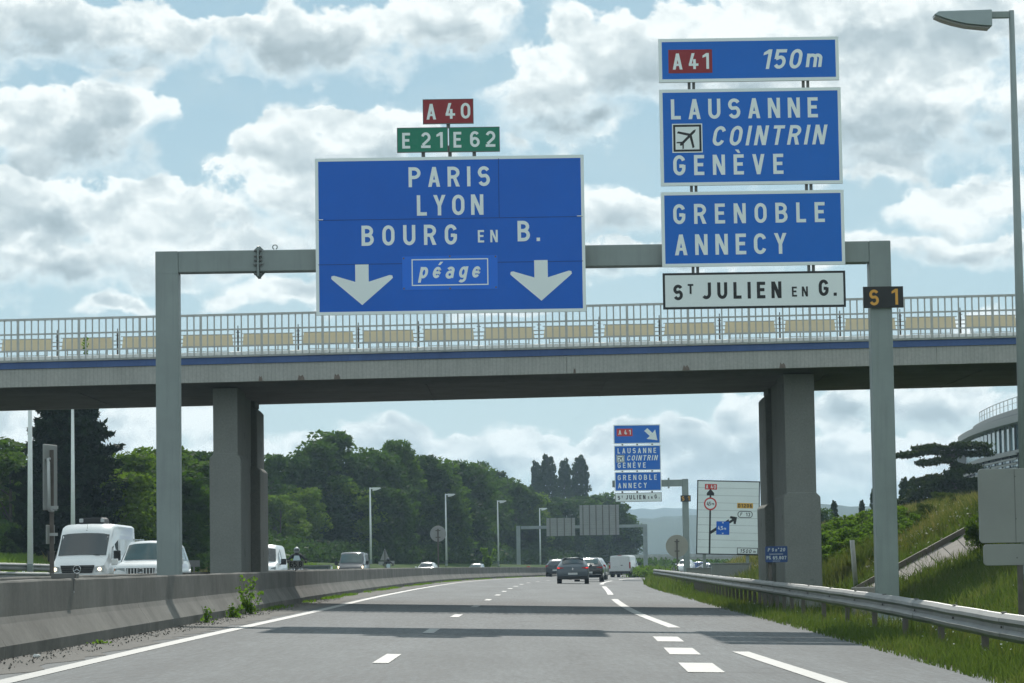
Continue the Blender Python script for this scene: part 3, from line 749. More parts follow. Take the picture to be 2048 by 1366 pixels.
def flange(x, nm='flange_plate'):
    p = MB(); P = [(-.26, zb_-.10), (0, zb_-.13), (.26, zb_-.10), (.27, zt+.06), (0, zt+.10), (-.27, zt+.06)]
    p.prism_x(P, x-o0.x-.018, x-o0.x+.018); p.build(nm, mGantry, ga)
    for sx in (-1, 1):
        for z in (zt-.02, zt-.13, (zt+zb_)/2, zb_+.12, zb_-.06):
            MB().cyl((x-o0.x+sx*.018, -.235, z), (x-o0.x+sx*.075, -.235, z), .02, .02, 6).build('bolt', mAluD, ga)
        MB().prism_y([(x-o0.x+sx*.02, zb_-.12), (x-o0.x+sx*.13, zb_), (x-o0.x+sx*.02, zb_)], -.04, .0).build('gusset', mGantry, ga)
        MB().prism_y([(x-o0.x+sx*.02, zt+.09), (x-o0.x+sx*.11, zt), (x-o0.x+sx*.02, zt)], -.04, .0).build('gusset', mGantry, ga)
        MB().box(x-o0.x+min(sx*.02, sx*.10), x-o0.x+max(sx*.02, sx*.10), -.24, -.2, (zt+zb_)/2-.065, (zt+zb_)/2-.05).build('rib', mGantry, ga)
flange(gx)
rg = MB(); c = gpt(546, 489); pts = [(c.x-o0.x+.045*math.cos(t), 0, c.z+.045*math.sin(t)) for t in np.linspace(-1.2, 2*PI-1.9, 16)]
rg.tube(pts, .011, 6); rg.build('lifting_ring', mGantry, ga)
gb(xl0+.001, xl1-.001, zb_-.02, zb_-.008, 'weld_seam', -.204, .204, 0); gb(xr0+.001, xr1-.001, zb_-.02, zb_-.008, 'weld_seam', -.204, .204, 0)
# ---- big lane sign
S1 = Sign('direction_sign', GD, 629.5, 311, 1171.5, 628.5, 'large blue overhead sign for PARIS, LYON and BOURG EN B.')
S1.text('PARIS', 818, 982, 372, 331.5); S1.text('LYON', 834, 968, 430, 388.5)
S1.text('BOURG', 722, 914, 489.5, 448.5); S1.text('EN', 956, 996, 486, 461, t=.16); S1.text('B.', 1036, 1081, 485, 443.5)
def down_arrow(cx, y0):
    return [(cx-13.5, y0), (cx+13.5, y0), (cx+13.5, y0+35), (cx+56, y0+22), (cx+61, y0+23), (cx+62, y0+28), (cx+58, y0+32), (cx, y0+82), (cx-58, y0+32), (cx-62, y0+28), (cx-61, y0+23), (cx-56, y0+22), (cx-13.5, y0+35)]
for cx, yy in ((722, 527), (1082, 523.5)):
    P = down_arrow(cx, yy); mid = [(cx-13.5, yy+35), (cx+13.5, yy+35)]
    o = MB(); Z = lambda a: (S1.X(a[0]), S1.y-.001, S1.Z(a[1]))
    V = [Z(p) for p in P]; o.add(V, [(0, 12, 2, 1), (2, 6, 4, 3), (12, 11, 10, 8), (12, 8, 7, 6, 2), (6, 5, 4), (10, 9, 8)]); o.build('down_arrow', mSignWhite, S1.t)
S1.rect(803, 512, 995, 580, mSignBlue2, 'toll_plate', .003)
S1.frame(822, 518, 976, 572, 2.2, mSignWhite, 'toll_frame', .0045)
S1.text('péage', 836, 958, 557, 524, italic=.2, t=.17, dy=.004)
for (bx, by) in ((806, 516), (899, 513), (991, 515), (806, 577), (899, 578), (991, 577)): S1.rect(bx-1.6, by-1.6, bx+1.6, by+1.6, mAluD, 'screw', .005)
mSeam = mat('sign_seam_dark_blue', (.004, .04, .22), .6)  # darker blue for the joint lines between sign panels
for yy in (436, 526): S1.rect(634, yy, 1167 if yy < 500 else 1167, yy+1.1, mSeam, 'panel_seam', .0004)
S1.rect(999, 316, 1000, 436, mSeam, 'panel_seam', .0004)
for cx in (630, 1156): S1.rect(cx, 434.5, cx+15, 436, mSignWhite, 'edge_clip', .002)
# ---- number plates on top
def plate(name, x0, y0, x1, y1, face, txt, tx, label, D=GD, t=TT):
    s = Sign(name, D, x0, y0, x1, y1, label, 'route plate', None, face, mAluD, .012)
    for (st, a, b, yb, yt) in tx: s.text(st, a, b, yb, yt, t=t)
    return s
p1 = plate('route_number_plate', 845, 197.5, 947.5, 248, mSignRed, '', [('A', 852.5, 874, 239, 207), ('40', 891, 941, 238, 206)], 'dark red A 40 plate at the very top above the green plates')
p2 = plate('route_number_plate', 793.5, 254.5, 896.2, 305, mSignGreen, '', [('E', 804, 820.5, 297, 265), ('21', 842, 886, 296.5, 264.5)], 'left green plate reading E 21 above the large blue sign')
p3 = plate('route_number_plate', 897.4, 253.5, 1000, 304, mSignGreen, '', [('E', 906.5, 922, 295, 263), ('62', 940, 991, 294.5, 262)], 'right green plate reading E 62 above the large blue sign')
for par, xs, ya, yb in ((p1, (896,), 247, 256), (p2, (846,), 300, 314), (p3, (948, 899), 300, 314)):
    for x_ in xs:
        par_s = par; MB().box(par.X(x_)-.035, par.X(x_)+.035, .052, .10, par.Z(yb), par.Z(ya)+.1).build('bracket', mAluD, par.t)
# ---- right hand stack
def airport(S, x0, y0, x1, y1, dy=0.0):
    S.rect(x0, y0, x1, y1, mSignWhite, 'airport_pictogram', .0012+dy)
    w_ = x1-x0; S.frame(x0+w_*.035, y0+w_*.035, x1-w_*.035, y1-w_*.035, w_*.07, mSignBlack, 'pictogram_frame', .0022+dy)
    cx, cy, u = (x0+x1)/2, (y0+y1)/2, w_/2*.82
    def pt(a, b):                      # a along the fuselage (up right), b across
        return (cx+u*(a-b)*.7071, cy-u*(a+b)*.7071)
    parts = [[(1.0, 0), (.78, .1), (-.75, .1), (-.85, 0), (-.75, -.1), (.78, -.1)],
             [(.42, .09), (.18, .09), (-.30, .88), (-.12, .92)], [(.42, -.09), (.18, -.09), (-.30, -.88), (-.12, -.92)],
             [(-.5, .09), (-.68, .09), (-.92, .36), (-.80, .38)], [(-.5, -.09), (-.68, -.09), (-.92, -.36), (-.80, -.38)]]
    mb = MB()
    for i, P in enumerate(parts):
        mb.flat([(S.X(pt(a, b)[0]), S.Z(pt(a, b)[1])) for a, b in P], S.y-.0026-dy-i*.0004)
    mb.build('aeroplane_symbol', mSignBlack, S.t)
A = Sign('direction_sign', GD, 1315.5, 74.5, 1679.5, 163.5, 'blue A 41 sign showing 150m at the top of the right hand stack', face=mSignBlueR)
A.rect(1335, 97, 1423.5, 145, mSignRed, 'route_badge', .001)
A.text('A', 1343.5, 1364, 137.5, 104.5, dy=.002); A.text('41', 1376, 1417, 137, 104.5, dy=.002)
A.text('150', 1522, 1601, 139, 99, italic=.2); A.text('m', 1612, 1648, 136.5, 97, italic=.15)
B = Sign('direction_sign', GD, 1318.5, 175, 1685, 371, 'blue sign for LAUSANNE, COINTRIN airport and GENÈVE, second in the near right stack', face=mSignBlueR)
B.text('LAUSANNE', 1341.5, 1638, 236, 195); B.text('COINTRIN', 1422, 1649, 291, 251, italic=.2); B.text('GENÈVE', 1344, 1566, 350, 309)
airport(B, 1343, 245, 1404, 304)
C_ = Sign('direction_sign', GD, 1322, 381, 1690, 532.5, 'blue sign for GRENOBLE and ANNECY, third in the near right stack', face=mSignBlueR)
C_.text('GRENOBLE', 1346, 1651, 446, 405.5); C_.text('ANNECY', 1348, 1573, 509, 467)
D_ = Sign('direction_sign', GD, 1325, 543.5, 1692, 616.5, 'white black-rimmed sign for ST JULIEN EN G. under near stack', face=mSignWhite, rim=mSignBlack, rimw=.042)
D_.text('S', 1346, 1370, 598.5, 567, mSignBlack, t=.19); D_.text('T', 1375, 1387.5, 586, 566, mSignBlack, t=.19)
D_.text('JULIEN', 1405, 1563, 597, 563.5, mSignBlack, t=.19); D_.text('EN', 1584, 1616, 594.5, 574.5, mSignBlack, t=.17); D_.text('G.', 1638, 1674, 594, 561, mSignBlack, t=.19)
def brackets(S, D, xs, y_top, y_bot, wpx=5.5):
    for x_ in xs:
        for d in (-4.6, 4.6):
            MB().box(S.X(x_+d)-wpx/2*S.k, S.X(x_+d)+wpx/2*S.k, .052, .13, S.Z(y_bot), S.Z(y_top)).build('bracket', mAluD, S.t)
brackets(A, GD, (1381, 1612), 90, 192); brackets(B, GD, (1385, 1617), 350, 400); brackets(C_, GD, (1389, 1622), 520, 560)
E_ = Sign('gantry_number_plate', GD, 1729, 571, 1809.5, 614, 'small black plate with orange S 1 on the right post of the near gantry', 'number plate', None, mSignBlack, mSignBlack, .02, loc=W(1769, 592.5, GD)+Vector((0, .18, 0)))
mOr = mat('sign_orange_film', (.80, .40, .06), .4, var=.04)
E_.text('S', 1741, 1762, 609, 577, mOr, t=.17); E_.text('1', 1786, 1799.5, 608, 576, mOr, t=.17)

# ------------------------------------------------------------ the second gantry, a cantilever with the same stack
D2 = 208.0
g2 = thing('sign_gantry', (W(1373, 1100, D2).x, D2+.5, H(W(1373, 1100, D2).x, D2)), 'far cantilever sign gantry with one arm, carrying the distant blue stack', 'gantry')
o2 = Vector(g2.location); bx0, bx1 = W(1366.5, 1060, D2).x, W(1379, 1060, D2).x
MB().box(bx0-o2.x, bx1-o2.x, -.2, .2, -.2, W(1372, 957.5, D2).z-o2.z).build('post', mGantry, g2, bevel=.02)
MB().box(W(1225, 960, D2).x-o2.x, bx0-o2.x-.004, -.2, .2, W(1345, 972.5, D2).z-o2.z, W(1345, 959, D2).z-o2.z).build('arm', mGantry, g2, bevel=.02)
fx = W(1338, 965, D2).x-o2.x; MB().box(fx-.05, fx+.05, -.3, .3, W(1345, 976, D2).z-o2.z, W(1345, 955.5, D2).z-o2.z).build('flange_plate', mGantry, g2)
def far_sign(x0, y0, x1, y1, label, **kw):
    kw.setdefault('face', mSignBlueR); return Sign('direction_sign', D2, x0, y0, x1, y1, label, rimw=.06 if 'rimw' not in kw else kw.pop('rimw'), **kw)
fa_ = far_sign(1227, 849.3, 1320.5, 887.5, 'distant blue A 41 sign with white arrow pointing down right, top of far stack')
fa_.rect(1233.5, 857, 1265, 872, mSignRedB, 'route_badge', .002); fa_.text('A', 1237, 1243, 869, 859.5, dy=.004); fa_.text('41', 1248.5, 1261.5, 869, 859.5, dy=.004)
ar = [(1288.5, 862), (1295, 856.5), (1305, 866.5), (1310.5, 860), (1314.5, 880.5), (1294, 878), (1299.5, 872.5)]
fa_.poly(ar[:3]+[ar[6]], mSignWhite, 'arrow_shaft', .002); fa_.poly([(1310.5, 859.5), (1314.5, 881), (1293, 878), (1302, 870)], mSignWhite, 'arrow_head', .003)
fb_ = far_sign(1228.3, 890.5, 1321.7, 941, 'distant blue sign for LAUSANNE, COINTRIN, GENÈVE on the far gantry')
fb_.text('LAUSANNE', 1235.5, 1312.5, 906.5, 896); fb_.text('COINTRIN', 1253.5, 1314, 921, 910.5, italic=.2); fb_.text('GENÈVE', 1235, 1291, 935.5, 925)
airport(fb_, 1233, 909.5, 1249, 924.5)
fc_ = far_sign(1229.5, 943.5, 1322.8, 982, 'distant blue sign for GRENOBLE and ANNECY on the far gantry')
fc_.text('GRENOBLE', 1235.5, 1313.5, 960, 949.5); fc_.text('ANNECY', 1236, 1293.5, 976, 965.5)
fd_ = far_sign(1230.5, 985.5, 1323.5, 1003.5, 'distant white sign for ST JULIEN EN G. under the far blue stack', face=mSignWhite, rim=mSignBlack, rimw=.03)
fd_.text('S', 1235.5, 1241, 999, 991, mSignBlack, t=.19); fd_.text('T', 1243, 1246.5, 996, 991, mSignBlack, t=.19); fd_.text('JULIEN', 1251.5, 1291, 998.5, 990, mSignBlack, t=.19)
fd_.text('EN', 1296, 1305, 997.8, 993, mSignBlack, t=.18); fd_.text('G.', 1309, 1319, 997.5, 989.5, mSignBlack, t=.19)
for S_, ys_ in ((fa_, (880, 895)), (fb_, (935, 947)), (fc_, (975, 990))):
    for x_ in (1244.5, 1274, 1304): MB().box(S_.X(x_)-.06, S_.X(x_)+.06, .055, .13, S_.Z(ys_[1]), S_.Z(ys_[0])).build('bracket', mAluD, S_.t)
fe_ = Sign('gantry_number_plate', D2, 1361.5, 990.5, 1382, 1003, 'tiny black plate with orange S 1 on the post of the far gantry', 'number plate', None, mSignBlack, mSignBlack, .02, loc=W(1371.7, 996.8, D2)+Vector((0, .2, 0)))
fe_.text('S', 1364, 1370, 1001, 992.5, mOr, t=.17); fe_.text('1', 1376, 1379, 1001, 992.5, mOr, t=.17)

# ------------------------------------------------------------ the third gantry, seen from behind, over the oncoming road
D3 = 385.0
g3 = thing('sign_gantry', (W(1165, 1060, D3).x, D3, H(W(1165, 1060, D3).x, D3)), 'distant full portal gantry in front of the dark trees, its signs seen from behind', 'gantry')
o3 = Vector(g3.location)
def g3b(x0, y0, x1, y1, nm, ya=-.25, yb=.25, m=mGantry):
    a = W((x0+x1)/2, (y0+y1)/2, D3); hw, hh = (x1-x0)/2*D3/F, (y1-y0)/2*D3/F
    return MB().box(a.x-hw-o3.x, a.x+hw-o3.x, ya, yb, a.z-hh-o3.z, a.z+hh-o3.z).build(nm, m, g3, bevel=.02)
g3b(1033, 1052, 1041, 1140, 'post'); g3b(1286.5, 1048.5, 1295, 1140, 'post'); g3b(1042, 1050.5, 1286, 1056.5, 'beam')
def back_sign(x0, y0, x1, y1, label, nrib, nslat):
    c = W((x0+x1)/2, (y0+y1)/2, D3-.6); k = D3/F; w_, h_ = (x1-x0)*k, (y1-y0)*k
    t = thing('direction_sign', c, label, 'road sign')
    for i in range(nslat):
        z0 = -h_/2+h_*i/nslat; MB().box(-w_/2, w_/2, .0, .05, z0+.006, z0+h_/nslat-.006).build('panel_board', mAlu, t)
    for i in range(nrib):
        x_ = -w_/2+w_*(i+.5)/nrib; MB().box(x_-.06, x_+.06, -.10, -.003, -h_/2-.02, h_/2+.02).build('rib', mGalvD, t)
    return t
back_sign(1093, 1036, 1150, 1072, 'back of the lower distant sign, left one on the far portal gantry', 4, 8)
back_sign(1159.5, 1010, 1238, 1070, 'back of the taller distant sign, right one on the far portal gantry', 6, 14)
# ------------------------------------------------------------ the rest of the signs and roadside furniture
# ---- large white diagram sign, leaning a little
DD = 150.0
V_ = Sign('diagram_sign', DD, 1393.5, 961.5, 1519, 1109.5, 'large white diagram sign with black arrow, A 40 and D1206 badges on two posts', thick=.06, face=mSignWhite, rim=mSignBlack, rimw=.055, rz=R(2.1))
V_.t['category'] = 'road sign'
mSeamW = mat('white_seam_grey', (.42, .46, .45), .6)  # grey for the joint lines between the white boards
for i in range(1, 10): V_.rect(1396, 961.5+14.8*i, 1516.5, 962.1+14.8*i, mSeamW, 'panel_seam', .0002)
V_.rect(1409, 969, 1433, 980, mSignRedB, 'route_badge', .001); V_.text('A', 1411, 1417, 978, 970.5, dy=.002); V_.text('40', 1420.5, 1431, 978, 970.5, dy=.002)
V_.rect(1418.5, 984, 1421.9, 1109, mSignBlack, 'route_line', .001)
V_.poly([(1420.2, 978.5), (1427.5, 987), (1427.5, 992), (1413, 992), (1413, 987)], mSignBlack, 'route_arrow', .0016)
mb = MB(); mb.disc(V_.X(1420.3), V_.Z(1008.5), V_.y-.003, 10.0*V_.k, 12.8*V_.k); mb.build('red_ring', mSignRedB, V_.t)
mb = MB(); mb.disc(V_.X(1420.3), V_.Z(1008.5), V_.y-.0024, .0, 10.3*V_.k); mb.build('limit_disc', mSignWhite, V_.t)
V_.text('4,5', 1413, 1421.5, 1012, 1004.5, mSignBlack, dy=.003, t=.15); V_.text('m', 1423, 1428, 1011, 1005, mSignBlack, dy=.003, t=.15)
V_.poly([(1420, 1070), (1420, 1063.5), (1457, 1038.5), (1459, 1044)], mSignBlack, 'exit_line', .0016)
V_.poly([(1474, 1034), (1461, 1032), (1459.5, 1036), (1464.5, 1038), (1457, 1043), (1459.5, 1047), (1467, 1042), (1467.5, 1047.5), (1471.5, 1048)], mSignBlack, 'exit_arrow', .002)
V_.rect(1433, 1043, 1459, 1069.5, mSignBlue, 'limit_plate', .0025); V_.text('4,5', 1436, 1446.5, 1060, 1052.5, dy=.003, t=.15); V_.text('m', 1448, 1454, 1059.5, 1054, dy=.003, t=.15)
V_.poly([(1444, 1046.5), (1448, 1046.5), (1446, 1044)], mSignWhite, 'height_mark', .004); V_.poly([(1444, 1066), (1448, 1066), (1446, 1068.5)], mSignWhite, 'height_mark', .004)
V_.rect(1474, 1005.5, 1505.5, 1016, mSignYell, 'road_badge', .001); V_.text('D1206', 1476, 1503.5, 1014.5, 1007.3, mSignBlack, dy=.002, t=.19)
P = rrect(V_.X(1475), V_.X(1505), V_.Z(1035), V_.Z(1021.5), 6*V_.k); Pi = rrect(V_.X(1476.3), V_.X(1503.7), V_.Z(1033.7), V_.Z(1022.8), 4.8*V_.k)
mb = MB(); n = len(P); mb.add([(x, V_.y-.0015, z) for x, z in P+Pi], [(i, (i+1) % n, n+(i+1) % n, n+i) for i in range(n)]); mb.build('exit_oval', mSignBlack, V_.t)
V_.text('>', 1480, 1487, 1031.5, 1024.5, mSignBlack, t=.2); V_.text('13', 1491.5, 1500, 1032, 1024.5, mSignBlack, t=.17)
V_.frame(1475, 1094.5, 1516.5, 1107.5, 1.2, mSignBlack, 'distance_frame', .001); V_.text('1500', 1480.5, 1503, 1105, 1097.5, mSignBlack, italic=.2, t=.16); V_.text('m', 1507, 1513, 1104.5, 1098.5, mSignBlack, italic=.2, t=.16)
for px_, nm in ((1408, 'post'), (1494, 'post')):
    q = W(px_, 1050, DD); gz = H(q.x, DD); lz = Vector(V_.t.location)
    p = MB().box(-.08, .08, .07, .22, gz-lz.z-.2, 1.9).build(nm, mGantry, V_.t); p.location = (q.x-lz.x, 0, 0); p.rotation_euler = (0, -R(2.1), 0)
# ---- round sign backs
def round_back(px, py, rpx, D, label, m):
    c = W(px, py, D); r_ = rpx*D/F; gz = H(c.x, D) if c.x > XB(D) else zL(D)+.7
    t = thing('round_sign', (c.x, D, gz), label, 'road sign')
    P = [(r_*math.cos(a), c.z-gz+r_*math.sin(a)) for a in np.linspace(0, 2*PI, 33)[:-1]]
    MB().prism_y(P, .0, .025).build('disc', m, t)
    MB().add([(x*.99, -.012, c.z-gz+(z-(c.z-gz))*.99) for x, z in P]+[(x, .0, z) for x, z in P], [(i, (i+1) % 32, 32+(i+1) % 32, 32+i) for i in range(32)]).build('rim', m, t)
    MB().box(-.045, .045, -.075, -.014, -.2, c.z-gz+r_*.6).build('post', mGalvD, t)
    for s_ in (-.45, .4): MB().box(-.16, .16, -.035, -.013, c.z-gz+r_*s_-.03, c.z-gz+r_*s_+.03).build('clamp', mGalvD, t)
round_back(876, 1067.5, 16, 185, 'grey back of a round sign on a thin post behind the concrete barrier', mAlu)
round_back(1354, 1092, 22.5, 186, 'larger round sign back on a post beyond the end of the guardrail', mCream)
# ---- blue bridge identification plate
PS = Sign('bridge_marker', 68.0, 1530.5, 1092.5, 1575, 1124.5, 'small blue plate reading PS nº 20 and PK 65.807 before the right pier', 'marker plate', None, mSignPK, mSignPK, .02, r=.03, back=mAlu)
mPale = mat('faded_white_print', (.55, .62, .64), .6)
PS.text('PS', 1535.5, 1547.5, 1103, 1096, mPale, italic=.15, t=.22); PS.text('nº', 1550.5, 1557.5, 1103, 1096, mPale, italic=.15, t=.2); PS.text('20', 1560, 1570, 1103, 1096, mPale, italic=.15, t=.22)
PS.rect(1538.5, 1107.6, 1566, 1108.7, mPale, 'rule', .001); PS.text('PK', 1533, 1542, 1118.5, 1111.5, mPale, t=.22); PS.text('65.807', 1545.5, 1572.5, 1119, 1112, mPale, t=.21); PS.rect(1545, 1121.6, 1560, 1122.4, mPale, 'rule', .001)
q = PS.t.location; MB().box(-.045+PS.X(1540), .045+PS.X(1540), .055, .12, H(q.x, 68)-q.z-.2, .1).build('post', mGalvD, PS.t)
# ---- big sign back at the right edge
RB = thing('direction_sign', (W(2037, 1035, 44).x, 44, W(2037, 1035, 44).z), 'grey back of a two part roadside sign at the right edge of the picture', 'road sign')
k = 44/F
MB().prism_y(rrect(-79*k, 79*k, -50*k, 98*k, .06), 0, .03).build('upper_panel', mAlu, RB, bevel=.006)
MB().prism_y(rrect(-72*k, 72*k, -95*k, -52.5*k, .06), 0, .03).build('lower_panel', mAlu, RB, bevel=.006)
MB().box(-.045, .04, -.05, -.004, -2.9, -95*k).build('post', mGalvD, RB)
for z_ in (60*k, -20*k, -75*k): MB().box(-.5, .5, .032, .06, z_-.03, z_+.03).build('stiffener', mAluD, RB)
MB().box(-.05, -.044, -.004, .0, -49*k, 97*k).build('seam', mAluD, RB)
for zz in (82*k, -.02, -80*k):
    MB().cyl((-.04, -.006, zz), (-.04, .0, zz), .012, .012, 8).build('rivet', mAluD, RB); 
# ---- edge-on sign backs on the median at the left
LB = thing('direction_sign', (W(104, 1150, 50).x, 50, zL(50)+.8), 'narrow edge-on grey sign with bent tube frame on the median at far left', 'road sign', rz=0)
bz0 = LB.location.z
def zz_(py): return W(104, py, 50).z-bz0
sg = thing('_', (0, 0, 0)); bpy.data.objects.remove(sg)
def turned(o, a): o.rotation_euler = (0, 0, R(a)); return o
turned(MB().box(-.30, .30, .02, .045, zz_(1021), zz_(889)).build('panel', mAlu, LB, bevel=.01), 76)
mb = MB(); tb = [(-.24, -.02, zz_(920)), (-.28, -.06, zz_(925)), (-.28, -.07, zz_(1010)), (-.22, -.05, zz_(1021)), (.0, -.02, zz_(1022))]
turned(mb.tube([(-.1, .0, zz_(918))]+tb, .028, 8).build('tube_frame', mGalv, LB, True), 76)
MB().box(-.035, .035, -.04, .02, -.55, zz_(900)).build('post', mGalvD, LB)
turned(MB().box(-.18, .18, .02, .04, zz_(1088), zz_(1050)).build('lower_plate', mAlu, LB, bevel=.008), 76)
MB().box(-.07, .12, -.06, -.042, zz_(1018), zz_(1012)).build('clamp', mGalv, LB); MB().box(-.06, .11, -.06, -.042, zz_(1072), zz_(1066)).build('clamp', mGalv, LB)
# metal bracket clamped over the barrier
cb = thing('barrier_clamp', (W(130, 1160, 36).x, 36, -.025*XB(36)+.8), 'dark metal bracket bolted over the top of the near barrier', 'bracket')
MB().box(-.16, .16, -.11, .11, .02, .085).build('box_beam', mAluD, cb, bevel=.005)
MB().box(.10, .135, -.13, -.10, -.17, .08).build('strap', mAluD, cb); MB().cyl((.118, -.15, -.15), (.118, -.12, -.15), .02, .02, 8).build('bolt', mGalv, cb)
# kilometre plate 65.8 on the median
KM = Sign('kilometre_plate', 77.0, 577, 1121, 607, 1136, 'small plate reading 65.8 on a stub post on the median barrier', 'marker plate', None, mAlu, mAluD, .012)
KM.text('65.8', 579.5, 604, 1134, 1123, mSignBlack, t=.17)
MB().box(-.03, .0, .055, .09, -.42, .05).build('post', mAluD, KM.t)
# triangle sign back with two small boards
tr = W(770, 1130, 262); gzz = zL(262)+.4
T3 = thing('triangle_sign', (tr.x, 262, gzz), 'back of a triangular warning sign above two small boards by the far motorcycle', 'road sign')
k = 262/F
MB().prism_y([(-9.5*k, tr.z+9.5*k-gzz), (9.5*k, tr.z+9.5*k-gzz), (0, tr.z+33*k-gzz)], 0, .03).build('triangle', mAlu, T3)
MB().box(-.05, .05, -.05, -.004, -.3, tr.z+30*k-gzz).build('post', mGalvD, T3)
MB().box(-13*k, -2.4*k, 0, .03, tr.z+0*k-gzz, tr.z+7*k-gzz).build('board', mAlu, T3); MB().box(2.4*k, 19*k, 0, .03, tr.z+1*k-gzz, tr.z+8*k-gzz).build('board', mAlu, T3)
# dark little board on a post in the verge
q = W(388, 1127, 125); db = thing('small_sign', (q.x, 125, H(q.x, 125)), 'small dark rectangular board on a short post in the left verge', 'sign')
MB().box(-.25, .25, 0, .03, q.z-db.location.z-.14, q.z-db.location.z+.14).build('board', mAluD, db); MB().box(-.035, .035, -.05, -.004, -.2, q.z-db.location.z+.1).build('post', mAluD, db)
q = W(1048, 1135, 300)
kb = thing('marker_post', (W(1057, 1128, 300).x, 300, zL(300)+.3), 'tiny white milestone with red top beyond the barrier', 'marker')
MB().box(-.28, .28, -.08, .08, 0, .45).build('stone', mSignWhite, kb, bevel=.03)
MB().prism_y([(-.28, .452), (.28, .452), (.2, .66), (0, .72), (-.2, .66)], -.082, .082).build('red_cap', mSignRedB, kb)
for px_, D_i, lab in ((533, 120, 'short white marker post in dry grass beside the left verge, in front of the cabin'), (663, 175, 'short white marker post between the cabin and the dark van'), (47, 118, 'white marker post in the verge near the tall left lamp')):
    q = W(px_, 1120, D_i); b0 = thing('marker_post', (q.x, D_i, H(q.x, D_i)), lab, 'marker post', 'white marker posts in the verge')
    MB().cyl((0, 0, -.1), (0, 0, .95), .07, .055, 10).build('post', mSignWhite, b0); MB().cyl((0, 0, .952), (0, 0, .98), .06, .04, 10).build('cap', mAluD, b0)
q = W(122, 1108, 138); wb = thing('litter_bin', (q.x, 138, H(q.x, 138)), 'dark bin standing on the grass left of the white high roof van', 'bin')
MB().cyl((0, 0, 0), (0, 0, 1.0), .3, .34, 14).build('barrel', mAluD, wb, True); MB().cyl((0, 0, 1.002), (0, 0, 1.06), .36, .32, 14).build('lid', mSignBlack, wb, True)
# grey cabin in the verge
q = W(632, 1118, 165); cbn = thing('equipment_cabin', (q.x, 165, H(q.x, 165)-.1), 'low dark grey green cabin with flat roof in the verge behind the motorcycle', 'cabin')
mCab = mat('cabin_paint', (.10, .14, .13), .7, var=.3, scale=2)
MB().box(-.75, .72, 0, 1.5, 0, 1.05).build('wall', mCab, cbn); MB().box(-.82, .80, -.08, 1.6, 1.052, 1.13).build('roof', mat('cabin_roof', (.2, .22, .2), .7), cbn)
MB().box(-.62, -.25, -.02, -.002, .05, .85).build('door', mAluD, cbn); MB().box(-.12, .25, -.02, -.002, .3, .8).build('vent_panel', mCab, cbn)

# ------------------------------------------------------------ W-beam guardrails
def rail_profile():
    return [(0, 0), (.02, -.005), (.075, -.05), (.083, -.09), (.03, -.135), (.03, -.175), (.083, -.22), (.075, -.26), (.02, -.305), (0, -.31)]
mRailG = mat('guardrail_zinc', (.22, .225, .215), .5, .35, var=.2, scale=1.4, streak=.35)
def guardrail(name, path, zt_, ground, y0, y1, seg, posts, label, side=-1, group='guardrails'):
    t = thing(name, (0, 0, 0), label, 'guardrail', group)
    y = y0; k = 0
    while y < y1-.05:
        ye = min(y1, y+seg); rings = []; nn = 4; lap = .003 if k % 2 else .0
        for i in range(nn+1):
            yy = y+(ye-y)*i/nn+(.0 if i < nn else -.004)
            x, z = path(yy), zt_(yy)+.003*math.sin(yy*1.3+k)
            A = [(x+side*(px+lap), yy, z+pz) for px, pz in rail_profile()]
            Bk = [(x+side*(px+lap-.006), yy, z+pz) for px, pz in rail_profile()][::-1]
            rings.append(A+Bk)
        MB().loft(rings, True, True).build('beam_section', mRailG, t)
        # bolts at the lap
        for dz in (-.10, -.21): MB().cyl((path(y+.1)+side*.03, y+.1, zt_(y)+dz-.055), (path(y+.1)+side*.05, y+.1, zt_(y)+dz-.055), .014, .014, 6).build('bolt', mAluD, t)
        MB().box(path(y+.06)+side*.01-.02, path(y+.06)+side*.01+.03, y+.05, y+.17, zt_(y)-.003, zt_(y)+.012).build('clip', mAluD, t)
        y = ye; k += 1
    pm = None
    for y in posts:
        x = path(y)-side*.03; z0 = ground(x, y)
        if pm is None:
            mb = MB(); mb.box(-.05, -.045, -.03, .03, -1.5, -.04).box(-.045, .03, -.03, -.025, -1.5, -.04).box(-.045, .03, .025, .03, -1.5, -.04)
            pm = mb.build('post', mGalvD, t); pm.location = (x+.02, y, zt_(y))
            bm_ = MB().box(-.03, .03, -.05, .05, -.26, -.06).build('spacer', mGalvD, t); bm_.location = (x+side*.0, y, zt_(y))
        else:
            share(pm, 'post', t, (x+.02, y, zt_(y)), rot=(R((y*37 % 5)-2.5)*.4, 0, 0)); share(bm_, 'spacer', t, (x, y, zt_(y)))
    return t
pl = [4+4.25*i for i in range(14)]+list(np.arange(62, 181, 2.0))
guardrail('guardrail', XR, ZR, H, 2.0, 180, 4.25, pl, 'long weathered steel guardrail curving along the right edge of the road')
XL2 = spline([(104, -24.5), (110, -21.2), (116, -19.9), (124, -19.0), (132, -18.75), (140, -19.0)])
def zl2(y): return 1.52-.012*(y-104)
guardrail('guardrail', XL2, zl2, H, 104, 138, 4.0, list(np.arange(105, 138, 2.0)), 'curved steel guardrail at far left on the grass verge beyond the oncoming lanes', side=1)
guardrail('guardrail', lambda y: XL2(y)+.9, lambda y: zl2(y)-.38, H, 104, 134, 4.0, list(np.arange(106, 134, 4.0)), 'lower steel guardrail in front of the curved one at far left', side=1)

